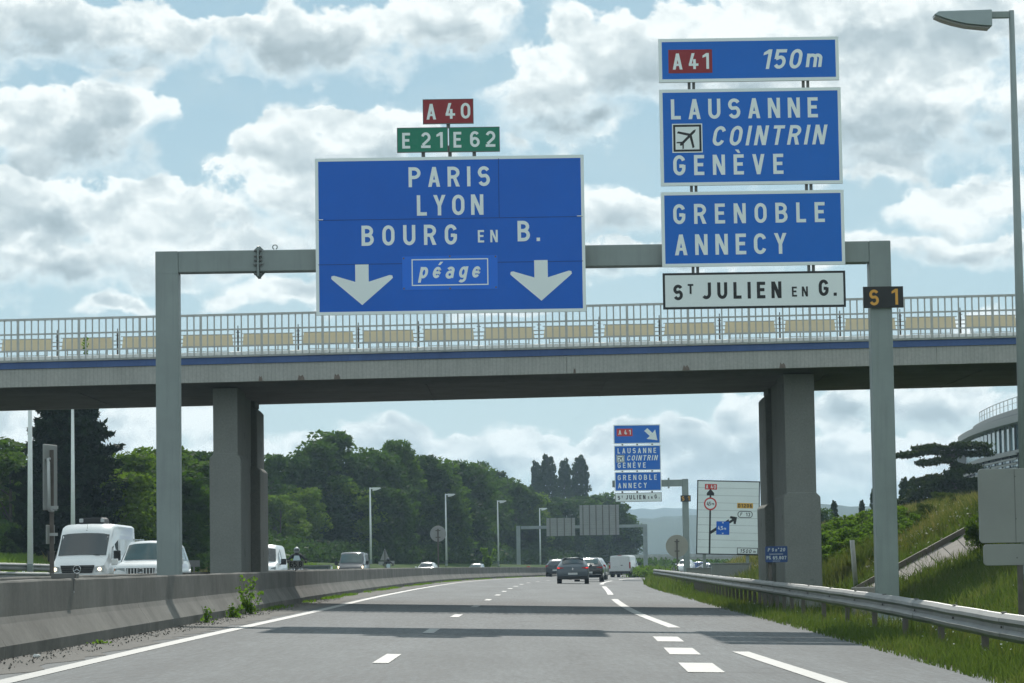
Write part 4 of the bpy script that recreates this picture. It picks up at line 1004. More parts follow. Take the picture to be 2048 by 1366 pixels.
# ------------------------------------------------------------ lamps
mPale2 = mat('pale_lamp_paint', (.78, .82, .80), .45, var=.05)
mLampH = mat('lamp_head_grey', (.36, .42, .43), .5, .15, var=.05)
mLens = mat('lamp_lens', (.13, .14, .11), .2, spec=.7)
def lamp(x, y, zg, height, hl, label, flip=1, r0=.115, r1=.062, group='street lamps', arm=.42, mp=None):
    mp = mp or mGantry
    t = thing('street_lamp', (x, y, zg), label, 'street lamp', group)
    MB().cyl((0, 0, -.2), (0, 0, height), r0, r1, 12).build('pole', mp, t, True)
    s = -flip; e = height
    MB().box(min(s*.05, s*arm), max(s*.05, s*arm), -.05, .05, e-.155, e-.02).build('arm', mp, t, bevel=.01)
    a = arm; P = [(a, e+.0), (a+hl*.92, e-.02), (a+hl, e-.085), (a+hl*.86, e-.15), (a+hl*.68, e-.22), (a+hl*.45, e-.285), (a+hl*.2, e-.32), (a, e-.34)]
    P = [(s*px, pz) for px, pz in P]
    h = MB().prism_y(P, -.17, .17).build('lamp_head', mLampH if mp is mGantry else mp, t, bevel=.012)
    Q = [(s*(a+hl*.985), e-.095), (s*(a+hl*.86), e-.165), (s*(a+hl*.68), e-.235), (s*(a+hl*.45), e-.30), (s*(a+hl*.2), e-.335), (s*(a+.06), e-.352)]
    Q2 = [(x_, z_-.035) for x_, z_ in Q][::-1]
    MB().prism_y(Q+Q2, -.15, .15).build('lens', mLens, h)
    MB().box(-r0*.9, r0*.9, -r0-.012, -r0+.03, .5, 1.0).build('hatch', mGantry, t)
    return t
q = W(2036.5, 500, 57)
top = W(2030, 21, 57)
lamp(q.x, 57, .2, top.z-.2, 1.17, 'tall grey green street lamp at the right edge with a blade shaped head', 1, .125, .055)
lp = None
for px_, D_i, lab in ((741.5, 288, 'pale lamp post before the dark trees, directly right of the dark van'), (892.5, 318, 'pale lamp post next to the round sign back'), (996.5, 351, 'pale lamp post between the round sign back and the far portal gantry'),
                      (1080.5, 407, 'pale lamp post just right of the left leg of the far gantry'), (1134.5, 456, 'farthest pale lamp post, seen between the backs of the distant signs'),
                      (60.5, 116, 'thick pale lamp post at far left, rising out of the barrier'), (146, 146, 'pale lamp post behind the white high roof van'), (407, 275, 'thin lamp post half lost in leaves between gantry post and pier')):
    q = W(px_, 1100, D_i); gz = zL(D_i)+.9 if D_i > 150 else H(q.x, D_i)
    topz = {288: 975, 318: 987.5, 351: 1001, 407: 1016, 456: 1028, 116: 733, 146: 800, 275: 958}[D_i]
    hh = W(px_, topz, D_i).z-gz
    if lp is None: lp = lamp(q.x, D_i, gz, hh, .85, lab, -1, .13, .07, arm=.25, mp=mPale2); lh = hh
    else:
        c = copy_tree(lp); c.location = (q.x, D_i, gz); c.scale = (1, 1, hh/lh); c['label'] = lab
# ------------------------------------------------------------ low concrete walls and gutter on the right
q = W(1463, 1137, 140); wl_ = thing('concrete_block', (q.x, 140, H(q.x, 140)), 'weathered concrete block behind the guardrail under the diagram sign', 'concrete block')
zt2 = W(1463, 1128, 140).z-wl_.location.z
MB().box(-.95, .95, 0, .8, -.3, zt2).build('block', mPier, wl_, bevel=.03); MB().box(-1.0, 1.0, -.03, .83, zt2+.002, zt2+.05).build('cap', mPier, wl_, bevel=.01)
q = W(1406, 1141, 142); w2 = thing('concrete_wall', (q.x, 142, H(q.x, 142)), 'low concrete wall left of the concrete block behind the guardrail', 'wall')
zt3 = W(1406, 1137, 142).z-w2.location.z
MB().box(-.8, .62, 0, .3, -.3, zt3).build('wall', mPier, w2, bevel=.02); MB().box(-.84, .62, -.04, .34, zt3+.002, zt3+.04).build('coping', mPier, w2)
# stepped gutter climbing the embankment beside the bridge
mGut = concrete('gutter_concrete', (.34, .31, .28), .6, .3)
gt = thing('embankment_gutter', (0, 0, 0), 'concrete gutter climbing the grass embankment behind the right gantry post', 'gutter')
x0g = W(1722, 1170, 80.5).x; n = 22
for i in range(n):
    xa = x0g+i*.42
    def corner(x, y, dz): return (x, y, H(x, y)+dz)
    ya, yb = 79.2, 81.9
    MB().add([corner(xa, ya, .05), corner(xa+.40, ya, .05), corner(xa+.40, yb, .05), corner(xa, yb, .05), corner(xa, ya, -.2), corner(xa+.4, ya, -.2), corner(xa+.4, yb, -.2), corner(xa, yb, -.2)],
             [(0, 1, 2, 3), (0, 4, 5, 1), (1, 5, 6, 2), (2, 6, 7, 3), (3, 7, 4, 0)]).build('gutter_slab', mGut, gt)
    MB().add([corner(xa, yb+.01, .0), corner(xa+.41, yb+.01, .0), corner(xa+.41, yb+.16, .0), corner(xa, yb+.16, .0), corner(xa, yb+.01, .22), corner(xa+.41, yb+.01, .22), corner(xa+.41, yb+.16, .22), corner(xa, yb+.16, .22)],
             [(4, 5, 6, 7), (0, 1, 5, 4), (1, 2, 6, 5), (2, 3, 7, 6), (3, 0, 4, 7)]).build('kerb_stone', mGut, gt)
q = W(1738, 1176, 62); lw = thing('concrete_curb', (q.x, 62, H(q.x, 62)), 'low brown concrete ledge in the grass left of the right gantry post', 'ledge')
zt4 = W(1738, 1174, 62).z-lw.location.z
MB().box(-.35, .42, 0, .35, -.3, zt4).build('ledge', mGut, lw, bevel=.02)
q = W(1712, 1142, 83); wp = thing('leaning_post', (q.x, 83, H(q.x, 83)), 'white post leaning to the left in front of the green shrubs', 'post')
zq = W(1704, 1080, 83); MB().cyl((0, 0, -.1), (zq.x-q.x, 0, zq.z-wp.location.z), .075, .07, 10).build('pole', mRail, wp, True); MB().cyl((0, 0, -.1), (0, 0, .05), .12, .12, 10).build('sleeve', mGalvD, wp)
# ------------------------------------------------------------ vehicles
def paint(name, col, rough=.28, metal=0.0, coat=.6): return mat(name, col, rough, metal, var=.03, scale=1.5, coat=coat)
mWhiteP = paint('white_paint', (.78, .79, .78)); mWhiteV = paint('white_van_paint', (.70, .71, .70), .35)
mGreyP = paint('slate_grey_paint', (.075, .095, .11), .3, .3); mBlackP = paint('black_paint', (.012, .014, .016), .2); mDarkP = paint('dark_blue_grey_paint', (.045, .055, .065), .25, .2)
mSilvP = paint('silver_paint', (.45, .47, .48), .28, .5); mDkVan = paint('charcoal_paint', (.045, .05, .056), .14, .0, .2); mBlueP = paint('blue_car_paint', (.03, .09, .3))
mPlas = mat('dark_plastic', (.018, .019, .02), .6, var=.1); mTyre = mat('tyre_rubber', (.016, .016, .017), .85, var=.1); mRim = mat('wheel_rim', (.35, .36, .37), .35, .8)
mGlass = mat('dark_glass', (.022, .032, .034), .06, spec=.9, var=.05); mGlassL = mat('tinted_green_glass', (.05, .085, .08), .05, spec=.9, var=.2, scale=2.0)
mRed = mat('tail_lamp_red', (.38, .012, .015), .25, spec=.7); mHead = mat('headlamp_glass', (.48, .52, .54), .12, .2, spec=.8); mChrome = mat('chrome', (.7, .71, .72), .15, .95)
mLit = mat('lit_lamp', (.9, .85, .75), .3, emit=(1, .82, .55), estr=2.6); mLitR = mat('lit_brake_lamp', (.7, .03, .03), .3, emit=(1, .05, .04), estr=.9); mPlate = mat('number_plate_white', (.62, .63, .62), .5, var=.12, scale=30)
mAmb = mat('amber_lamp', (.7, .2, .02), .3, spec=.7)
class Car:
    """stations: (y, half width, underside z, belt z, roof half width, roof z), rear to front"""
    def __init__(s, name, st, label, body, loc, rz, cat='car', group=None, floor=.2):
        s.t = thing(name, loc, label, cat, group, rz); s.st = sorted(st); s.body = body
        n = 22; ys = []
        for a, b in zip(s.st[:-1], s.st[1:]):
            k = max(1, int((b[0]-a[0])/.35)); ys += [a[0]+(b[0]-a[0])*i/k for i in range(k)]
        ys.append(s.st[-1][0]); rings = []
        for y in ys:
            h = s.half(y); rings.append([(x, y, z) for x, z in h]+[(-x, y, z) for x, z in h[::-1][1:-1]])
        mb = MB(); mb.loft(rings, True, True); o = mb.build('body', body, s.t, smooth=True, bevel=0)
        try:
            o.data.set_sharp_from_angle(angle=R(38))
        except Exception: pass
        s.bodyo = o
    def sec(s, y):
        st = s.st
        if y <= st[0][0]: return st[0][1:]
        for a, b in zip(st[:-1], st[1:]):
            if y <= b[0]:
                u = (y-a[0])/(b[0]-a[0]); return tuple(p+(q-p)*u for p, q in zip(a[1:], b[1:]))
        return st[-1][1:]
    def half(s, y):
        w, zb, zl, wr, zr = s.sec(y); d = zr-zl
        return [(0, zb), (w*.88, zb), (w*.97, zb+.10), (w, zb+(zl-zb)*.5), (w*.985, zl-.04), (w*.955, zl+.02*min(1, d*4)), (wr+(w*.955-wr)*.08, zr-.10*min(1, d*2)), (wr*.90, zr-.025*min(1, d*3)), (wr*.5, zr), (0, zr+.012*min(1, d*3))]
    def top(s, y, sx, off=0):      # across the top of a section, sx -1..1
        h = s.half(y); pts = [h[6], h[7], h[8], h[9]]
        a = abs(sx); xs = [p[0]/h[6][0] for p in pts]
        for (x1, p1), (x0, p0) in zip(zip(xs[:-1], pts[:-1]), zip(xs[1:], pts[1:])):
            if a >= x0-1e-6:
                u = (a-x0)/max(1e-6, x1-x0); return Vector((math.copysign(p0[0]+(p1[0]-p0[0])*u, sx), y, p0[1]+(p1[1]-p0[1])*u+off))
        return Vector((0, y, h[9][1]+off))
    def screen(s, ya, yb, m, nm='windscreen', ins=.9, u0=.04, u1=.96, lift=.012):
        out = 1 if yb < ya else -1       # glass slopes up from ya to yb
        nx = 8; V = []
        for j in range(4):
            u = u0+(u1-u0)*j/3
            for i in range(nx+1):
                sx = (-1+2*i/nx)*ins; a, b = s.top(ya, sx), s.top(yb, sx); p = a.lerp(b, u); V.append(p+Vector((0, out*lift, lift)))
        return MB().add(V, [(j*(nx+1)+i, j*(nx+1)+i+1, (j+1)*(nx+1)+i+1, (j+1)*(nx+1)+i) for j in range(3) for i in range(nx)]).build(nm, m, s.t, True)
    def side(s, y0, y1, m, nm='side_window', t0=.1, t1=.86, s0=0, s1=0):
        for sg in (1, -1):
            V = []
            for (y, t) in ((y0, t0), (y1, t0), (y1-s1, t1), (y0+s0, t1)):
                h = s.half(y); a, b = h[5], h[6]; V.append((sg*(a[0]+(b[0]-a[0])*t+.012), y, a[1]+(b[1]-a[1])*t))
            MB().add(V, [(0, 1, 2, 3)]).build(nm, m, s.t)
    def wheel(s, y, r, x=None, w=.20):
        for sg in (1, -1):
            xx = (x or s.sec(y)[0])-.02
            o = MB().cyl((sg*(xx-w), y, r), (sg*xx, y, r), r, r, 20).build('wheel', mTyre, s.t, bevel=.02)
            MB().cyl((sg*(xx-.01), y, r), (sg*(xx+.008), y, r), r*.62, r*.58, 14).build('rim', mRim, o)
            MB().cyl((sg*(xx-w-.02), y, r+.03), (sg*(xx+.004), y, r+.03), r*1.14, r*1.14, 20, False).build('wheel_arch', mPlas, s.t)
    def poly(s, pts, y, m, nm, th=.02, both=True, slope=0, par=None, front=True):
        """pts (x,z) on the front (front=True) or rear face at y, sloping back by `slope` per metre of |x|"""
        d = 1 if front else -1; out = []
        for sg in ((1, -1) if both else (1,)):
            P = [(sg*x, y-d*slope*abs(x), z) for x, z in pts]; Q_ = [(a, b-d*th-.0, c) for a, b, c in P]; n = len(P)
            out.append(MB().add([(a, b+d*.006, c) for a, b, c in P]+Q_, [tuple(range(n))]+[(i, (i+1) % n, n+(i+1) % n, n+i) for i in range(n)]).build(nm, m, par or s.t))
        return out
    def mirror(s, y, z, m, size=(.13, .09, .2), x=None):
        for sg in (1, -1):
            xx = x or s.half(y)[4][0]
            MB().box(min(sg*(xx+.03), sg*(xx+.03+size[0]*1.5)), max(sg*(xx+.03), sg*(xx+.03+size[0]*1.5)), y-size[1]/2, y+size[1]/2, z-size[2]/2, z+size[2]/2).box(min(sg*(xx-.03), sg*(xx+.05)), max(sg*(xx-.03), sg*(xx+.05)), y-.02, y+.02, z-size[2]/2, z-size[2]/2+.05).build('mirror', m, s.t, bevel=.02)
def place(px_, D, left=False):
    x = (px_-1030.6)/F*D; return (x, D, zL(D) if left else -.025*x)
def heading(D): return math.atan((XB(D+5)-XB(D-5))/10)
ON = PI
# white high-roof van, lamps lit
c = Car('delivery_van', [(-2.95, .93, .4, 1.15, .84, 2.30), (-2.75, .985, .35, 1.2, .87, 2.42), (.4, .99, .3, 1.2, .88, 2.45), (1.0, .99, .3, 1.2, .86, 2.40), (1.35, .985, .3, 1.2, .85, 2.16), (1.5, .985, .3, 1.2, .84, 2.02), (2.15, .975, .3, 1.16, .86, 1.34), (2.5, .96, .3, 1.02, .86, 1.20), (2.86, .92, .3, .86, .82, 1.00), (2.97, .84, .34, .62, .78, .74)],
        'white high roof van with both headlamps lit and an air unit on its roof', mWhiteP, place(191, 97, True), ON-R(2.5), 'van')
c.screen(2.15, 1.38, mGlass, u0=.06, u1=.97, ins=.93); c.side(.55, 1.85, mGlass, s1=.35, t1=.6); c.side(-.8, .35, mWhiteV, 'side_panel', t0=.15, t1=.62); c.side(-2.6, -.95, mWhiteV, 'side_panel', t0=.15, t1=.62)
c.poly([(-.50, .80), (.50, .80), (.56, 1.05), (-.56, 1.05)], 2.965, mPlas, 'grille', .12, False)
for z_ in (.86, .93, 1.0): MB().box(-.52, .52, 2.972, 2.985, z_-.008, z_+.008).build('grille_bar', mAluD, c.t)
emb = MB(); ringp = [(.125*math.cos(a), 3.0, .92+.125*math.sin(a)) for a in np.linspace(0, 2*PI, 21)]; emb.tube(ringp, .012, 6)
for a in (90, 210, 330): emb.cyl((0, 3.0, .92), (.125*math.cos(R(a)), 3.0, .92+.125*math.sin(R(a))), .018, .005, 6)
emb.build('star_emblem', mChrome, c.t)
for hl in c.poly([(.60, .82), (.86, .84), (.88, 1.04), (.62, 1.0)], 3.0, mHead, 'headlamp', .1, slope=.10):
    pass
for sg in (1, -1): MB().disc(sg*.74, .92, 2.952, 0, .06, 14).build('lit_bulb', mLit, c.t)
MB().box(-.88, .88, 2.80, 3.0, .36, .60).build('bumper', mPlas, c.t, bevel=.05)
MB().prism_y([(-.42, 2.46), (.42, 2.46), (.40, 2.60), (.34, 2.66), (-.34, 2.66), (-.40, 2.60)], -.6, .4).build('roof_air_unit', mPlas, c.t, bevel=.03)
for sg in (1, -1): MB().box(sg*.36-.07, sg*.36+.07, .38, .42, 2.50, 2.63).build('unit_cap', mSilvP, c.t, bevel=.02)
MB().cyl((0, 1.28, 2.2), (0, 1.1, 2.27), .03, .02, 8).cyl((0, 1.2, 2.25), (0, 1.16, 2.62), .006, .003, 5).build('antenna', mPlas, c.t)
for sg in (1, -1): MB().box(sg*.55-.16, sg*.55+.16, 2.2, 2.235, 1.285, 1.30).build('bonnet_vent', mPlas, c.t)
c.mirror(1.75, 1.36, mPlas, (.15, .12, .34)); c.wheel(1.95, .35); c.wheel(-1.8, .35)
MB().tube([(-.6, 2.17, 1.38), (-.1, 2.0, 1.42), (.25, 2.02, 1.40)], .012, 5).build('wiper', mPlas, c.t)
# white off-road estate beside it
c = Car('suv', [(-2.4, .84, .45, 1.0, .68, 1.35), (-2.2, .93, .4, 1.05, .68, 1.72), (-1.6, .945, .36, 1.07, .70, 1.80), (.3, .945, .34, 1.06, .70, 1.80), (.55, .94, .34, 1.06, .69, 1.74), (1.25, .935, .34, 1.03, .78, 1.17), (1.6, .93, .34, 1.0, .82, 1.12), (2.15, .90, .36, .92, .80, 1.04), (2.32, .86, .40, .80, .76, .90), (2.4, .80, .45, .66, .72, .72)],
        'white off-road car with slatted grille, partly hidden by the left gantry post', mWhiteP, place(307, 93, True), ON-R(2), 'car')
c.screen(1.25, .56, mGlassL, ins=.92); c.side(-.35, 1.0, mGlass, s1=.35); c.side(-1.4, -.4, mGlass); c.side(-2.1, -1.5, mGlass, s0=.1)
c.poly([(-.42, .70), (.42, .70), (.45, .93), (-.45, .93)], 2.40, mPlas, 'grille', .1, False)
for k in range(-4, 5):
    if k: MB().box(k*.10-.022, k*.10+.022, 2.405, 2.43, .715, .915).build('grille_bar', mWhiteP, c.t, bevel=.006)
emb = MB(); emb.tube([(.10*math.cos(a), 2.44, .84+.065*math.sin(a)) for a in np.linspace(0, 2*PI, 19)], .010, 6); emb.tube([(.035*math.cos(a), 2.445, .85+.055*math.sin(a)) for a in np.linspace(0, 2*PI, 15)], .008, 6); emb.build('oval_emblem', mChrome, c.t)
c.poly([(.50, .70), (.80, .72), (.83, .92), (.52, .94)], 2.43, mHead, 'headlamp', .12, slope=.16)
c.poly([(.80, .80), (.87, .80), (.87, .92), (.82, .92)], 2.40, mAmb, 'indicator', .1, slope=.2)
c.poly([(-.26, .50), (.26, .50), (.26, .61), (-.26, .61)], 2.42, mPlate, 'number_plate', .02, False)
c.mirror(1.0, 1.14, mWhiteP, (.14, .12, .2)); c.wheel(1.45, .38); c.wheel(-1.4, .38)
for sg in (1, -1): MB().box(sg*.56-.02, sg*.56+.02, -1.7, .3, 1.83, 1.87).build('roof_rail', mSilvP, c.t)
# white small van behind the left pier
c = Car('small_van', [(-2.15, .86, .35, 1.05, .72, 1.70), (-2.0, .91, .3, 1.08, .74, 1.82), (.1, .915, .28, 1.08, .72, 1.84), (.5, .91, .28, 1.06, .70, 1.72), (1.25, .905, .28, .98, .80, 1.12), (1.7, .89, .28, .88, .78, 1.0), (2.05, .84, .3, .72, .70, .80), (2.15, .76, .35, .55, .66, .6)],
        'white compact van half hidden behind the left bridge pier', mWhiteP, place(524, 118, True), ON-R(1), 'van')
c.screen(1.25, .52, mGlass, ins=.92); c.side(.0, 1.0, mGlass, s1=.35); c.side(-1.9, -.1, mWhiteV, 'side_panel'); c.mirror(1.0, 1.12, mPlas, (.14, .12, .24)); c.wheel(1.4, .32); c.wheel(-1.3, .32)
c.poly([(.5, .70), (.78, .74), (.80, .92), (.62, .88)], 2.16, mHead, 'headlamp', .2, slope=.25); c.poly([(-.3, .6), (.3, .6), (.36, .74), (-.36, .74)], 2.16, mPlas, 'grille', .1, False)
# dark van
c = Car('passenger_van', [(-2.5, .90, .35, 1.1, .80, 1.88), (-2.3, .95, .3, 1.12, .81, 1.95), (.5, .955, .28, 1.12, .80, 1.97), (.9, .95, .28, 1.1, .78, 1.86), (1.7, .945, .28, 1.02, .86, 1.20), (2.1, .93, .28, .94, .84, 1.06), (2.42, .88, .3, .80, .8, .90), (2.5, .80, .35, .6, .74, .66)],
        'dark grey passenger van with bright daytime lamps in the oncoming lanes', mDkVan, place(708, 200, True), ON-R(2), 'van')
c.screen(1.7, .92, mGlassL, ins=.9); c.side(.3, 1.45, mGlass, s1=.4); c.side(-2.1, .1, mGlass); c.mirror(1.4, 1.2, mPlas, (.15, .12, .26)); c.wheel(1.6, .34); c.wheel(-1.5, .34)
c.poly([(.55, .70), (.86, .80), (.88, 1.0), (.80, .98), (.78, .82), (.55, .76)], 2.52, mLit, 'daytime_lamp', .15, slope=.15)
c.poly([(-.62, .66), (.62, .66), (.7, .84), (-.7, .84)], 2.505, mPlas, 'grille', .08, False)
for z_ in (.70, .76): MB().box(-.6, .6, 2.51, 2.525, z_-.008, z_+.008).build('grille_bar', mChrome, c.t)
MB().prism_y([(0, .85), (.06, .75), (0, .65), (-.06, .75)], 2.51, 2.54).build('diamond_emblem', mChrome, c.t)
# two distant oncoming cars
def hatch(name, body, label, loc, rz, glass=mGlass, k=1.0, **kw):
    c = Car(name, [(-2.0, .80, .35, .8, .6, .86), (-1.9, .87, .28, .93, .62, 1.05), (-1.55, .895, .25, .95, .60, 1.33), (-1.1, .90, .24, .95, .60, 1.43), (-.1, .90, .22, .94, .60, 1.46), (.35, .90, .22, .93, .58, 1.38), (1.05, .895, .22, .90, .74, .98), (1.5, .88, .24, .82, .74, .90), (1.9, .82, .28, .68, .70, .74), (2.02, .72, .34, .52, .6, .55)],
            label, body, loc, rz, 'car', **kw)
    c.screen(1.05, .37, glass); c.side(-.35, .85, glass, s1=.35); c.side(-1.3, -.42, glass, s0=.12); c.wheel(1.28, .31); c.wheel(-1.27, .31); c.mirror(.75, 1.0, body, (.11, .09, .13)); return c
c = hatch('car', mWhiteP, 'white oncoming car seen over the barrier left of the round sign post', place(855, 272, True), ON-R(6)); c.poly([(.5, .62), (.74, .66), (.76, .76), (.58, .74)], 2.03, mHead, 'headlamp', .15, slope=.25)
MB().box(-.5, .5, -.4, -.2, 1.5, 1.53).build('roof_bar', mPlas, c.t)
c = hatch('car', mSilvP, 'silver oncoming car with sun glinting on its windscreen, farthest one left', place(953, 318, True), ON-R(9), glass=mGlassL); c.poly([(.5, .62), (.74, .66), (.76, .76), (.58, .74)], 2.03, mHead, 'headlamp', .15, slope=.25)
# ---- traffic ahead
c = Car('car', [(-2.03, .80, .38, .62, .66, .80), (-2.0, .86, .30, .78, .66, .95), (-1.93, .89, .27, .92, .64, 1.00), (-1.62, .90, .25, .95, .61, 1.20), (-1.25, .90, .24, .95, .60, 1.40), (-.6, .90, .22, .94, .61, 1.44), (-.1, .90, .22, .94, .60, 1.44), (.35, .90, .22, .93, .58, 1.36), (1.05, .895, .22, .90, .74, .98), (1.5, .88, .24, .82, .74, .90), (1.9, .82, .28, .68, .70, .74), (2.02, .72, .34, .52, .6, .55)],
        'slate grey hatchback with brake lamps on, nearest car ahead in the centre', mGreyP, place(1145.5, 160, False), -heading(155), 'car')
c.screen(-1.86, -1.25, mGlass, 'rear_window', ins=.93, u0=.14, u1=.98, lift=.02); c.screen(1.05, .37, mGlass); c.side(-.35, .85, mGlass, s1=.35); c.side(-1.2, -.42, mGlass, s0=.12); c.wheel(1.28, .31); c.wheel(-1.27, .32, w=.22); c.mirror(.75, 1.0, mGreyP, (.11, .09, .13))
c.poly([(.50, .90), (.86, .92), (.88, .84), (.80, .82), (.50, .86)], -2.10, mRed, 'tail_lamp', .1, slope=.10, front=False)
c.poly([(.72, .90), (.84, .91), (.85, .85), (.72, .85)], -2.11, mLitR, 'brake_lamp', .1, slope=.10, front=False)
c.poly([(-.26, .50), (.26, .50), (.26, .61), (-.26, .61)], -2.045, mPlate, 'number_plate', .02, False, front=False)
MB().box(-.84, .84, -2.07, -1.9, .26, .42).build('bumper', mPlas, c.t, bevel=.03); MB().box(-.62, .62, -2.055, -1.95, .425, .47).build('bumper_trim', mGreyP, c.t, bevel=.01)
MB().box(-.60, .60, -1.36, -1.20, 1.395, 1.43).build('roof_spoiler', mGreyP, c.t, bevel=.01); MB().prism_y([(0, .90), (.045, .82), (0, .74), (-.045, .82)], -2.05, -2.02).build('diamond_emblem', mChrome, c.t)
MB().cyl((0, -.9, 1.43), (0, -1.05, 1.60), .008, .004, 5).build('antenna', mPlas, c.t)
MB().box(-.20, -.06, -2.0, -1.6, .22, .27).build('exhaust_box', mAluD, c.t)
c = Car('car', [(-2.2, .80, .38, .62, .66, .84), (-2.15, .88, .30, .80, .66, 1.0), (-2.05, .91, .27, .97, .66, 1.04), (-1.4, .92, .25, 1.0, .62, 1.44), (-.7, .92, .24, .99, .63, 1.50), (-.1, .92, .24, .98, .62, 1.49), (.4, .92, .24, .96, .60, 1.40), (1.15, .91, .24, .92, .76, 1.02), (1.6, .89, .25, .85, .76, .94), (2.0, .83, .28, .70, .70, .76), (2.15, .73, .34, .52, .6, .55)],
        'glossy black car partly hidden behind the slate grey hatchback', mBlackP, place(1178, 181), -heading(180), 'car')
c.screen(-2.0, -1.42, mGlassL, 'rear_window', ins=.9, u0=.12); c.side(-.4, .95, mGlass, s1=.35); c.side(-1.5, -.5, mGlass, s0=.2); c.wheel(1.35, .33); c.wheel(-1.35, .33, w=.22)
c.poly([(.52, .92), (.88, .94), (.89, .84), (.55, .84)], -2.25, mRed, 'tail_lamp', .1, slope=.12, front=False); c.poly([(-.26, .52), (.26, .52), (.26, .63), (-.26, .63)], -2.215, mPlate, 'number_plate', .02, False, front=False)
MB().box(-.8, .8, -2.225, -2.1, .44, .455).build('chrome_strip', mChrome, c.t)
c = hatch('car', mSilvP, 'silver car overtaken by the black one, only its right side showing', place(1188, 206), -heading(200)); c.t.scale = (1.03, 1.1, 1.07)
c.screen(-1.88, -1.15, mGlass, 'rear_window', ins=.9, u0=.1); c.poly([(.60, .98), (.86, 1.0), (.88, .82), (.70, .84)], -2.05, mRed, 'tail_lamp', .1, slope=.12, front=False)
c = hatch('car', mDarkP, 'dark hatchback farther ahead in the left lane, left of the grey one', place(1115, 246), -heading(240)); c.t.scale = (1.0, 1.0, 1.04)
c.screen(-1.88, -1.15, mGlass, 'rear_window', ins=.9, u0=.1); c.poly([(.60, .94), (.86, .96), (.88, .78), (.70, .80)], -2.05, mRed, 'tail_lamp', .1, slope=.12, front=False); c.poly([(-.26, .5), (.26, .5), (.26, .61), (-.26, .61)], -2.01, mPlate, 'number_plate', .02, False, front=False)
# white van ahead in the exit lane
c = Car('delivery_van', [(-2.57, .91, .42, 1.05, .82, 1.84), (-2.5, .95, .35, 1.08, .84, 1.90), (.7, .96, .28, 1.08, .82, 1.91), (1.0, .955, .28, 1.06, .80, 1.84), (1.8, .945, .28, 1.0, .85, 1.16), (2.3, .92, .3, .88, .8, .98), (2.55, .82, .36, .6, .72, .66)],
        'plain white van seen from behind in the right lane ahead', mWhiteV, place(1248.5, 250), -heading(250)-R(5), 'van')
for sg in (1, -1):
    MB().box(min(sg*.006, sg*.80), max(sg*.006, sg*.80), -2.595, -2.575, .56, 1.80).build('rear_door', mWhiteV, c.t, bevel=.01)
    MB().box(sg*.885-.055, sg*.885+.055, -2.60, -2.5, .78, 1.32).build('tail_lamp', mRed, c.t, bevel=.01)
MB().box(-.92, .92, -2.66, -2.5, .30, .54).build('bumper', mPlas, c.t, bevel=.03); MB().box(-.62, -.14, -2.61, -2.597, .86, .99).build('number_plate', mPlate, c.t); MB().box(.08, .26, -2.62, -2.597, 1.03, 1.08).build('door_handle', mPlas, c.t)
MB().box(-.16, .16, -2.58, -2.5, 1.90, 1.94).build('high_brake_lamp', mRed, c.t); c.wheel(1.6, .33); c.wheel(-1.6, .33, w=.24); c.mirror(1.5, 1.15, mPlas, (.14, .12, .24)); c.side(.6, 1.5, mGlass, s1=.4)
# far vehicles below the distant overpass
c = hatch('car', mWhiteP, 'tiny white car glimpsed beyond the round sign, left of the blue car', place(1370, 338), ON-heading(340)); c.t.location.z += .12; c.t.scale = (1.05, 1, 1.15)
c = hatch('car', mBlueP, 'tiny blue car parked beyond the guardrail under the far overpass', place(1391, 345), R(80)); c.t.location.z += .1; c.t.scale = (1, 1, 1.0)
c = hatch('car', mSilvP, 'tiny silver car glittering beyond the guardrail beside the blue one', place(1411, 330), R(75)); c.t.location.z += -.1

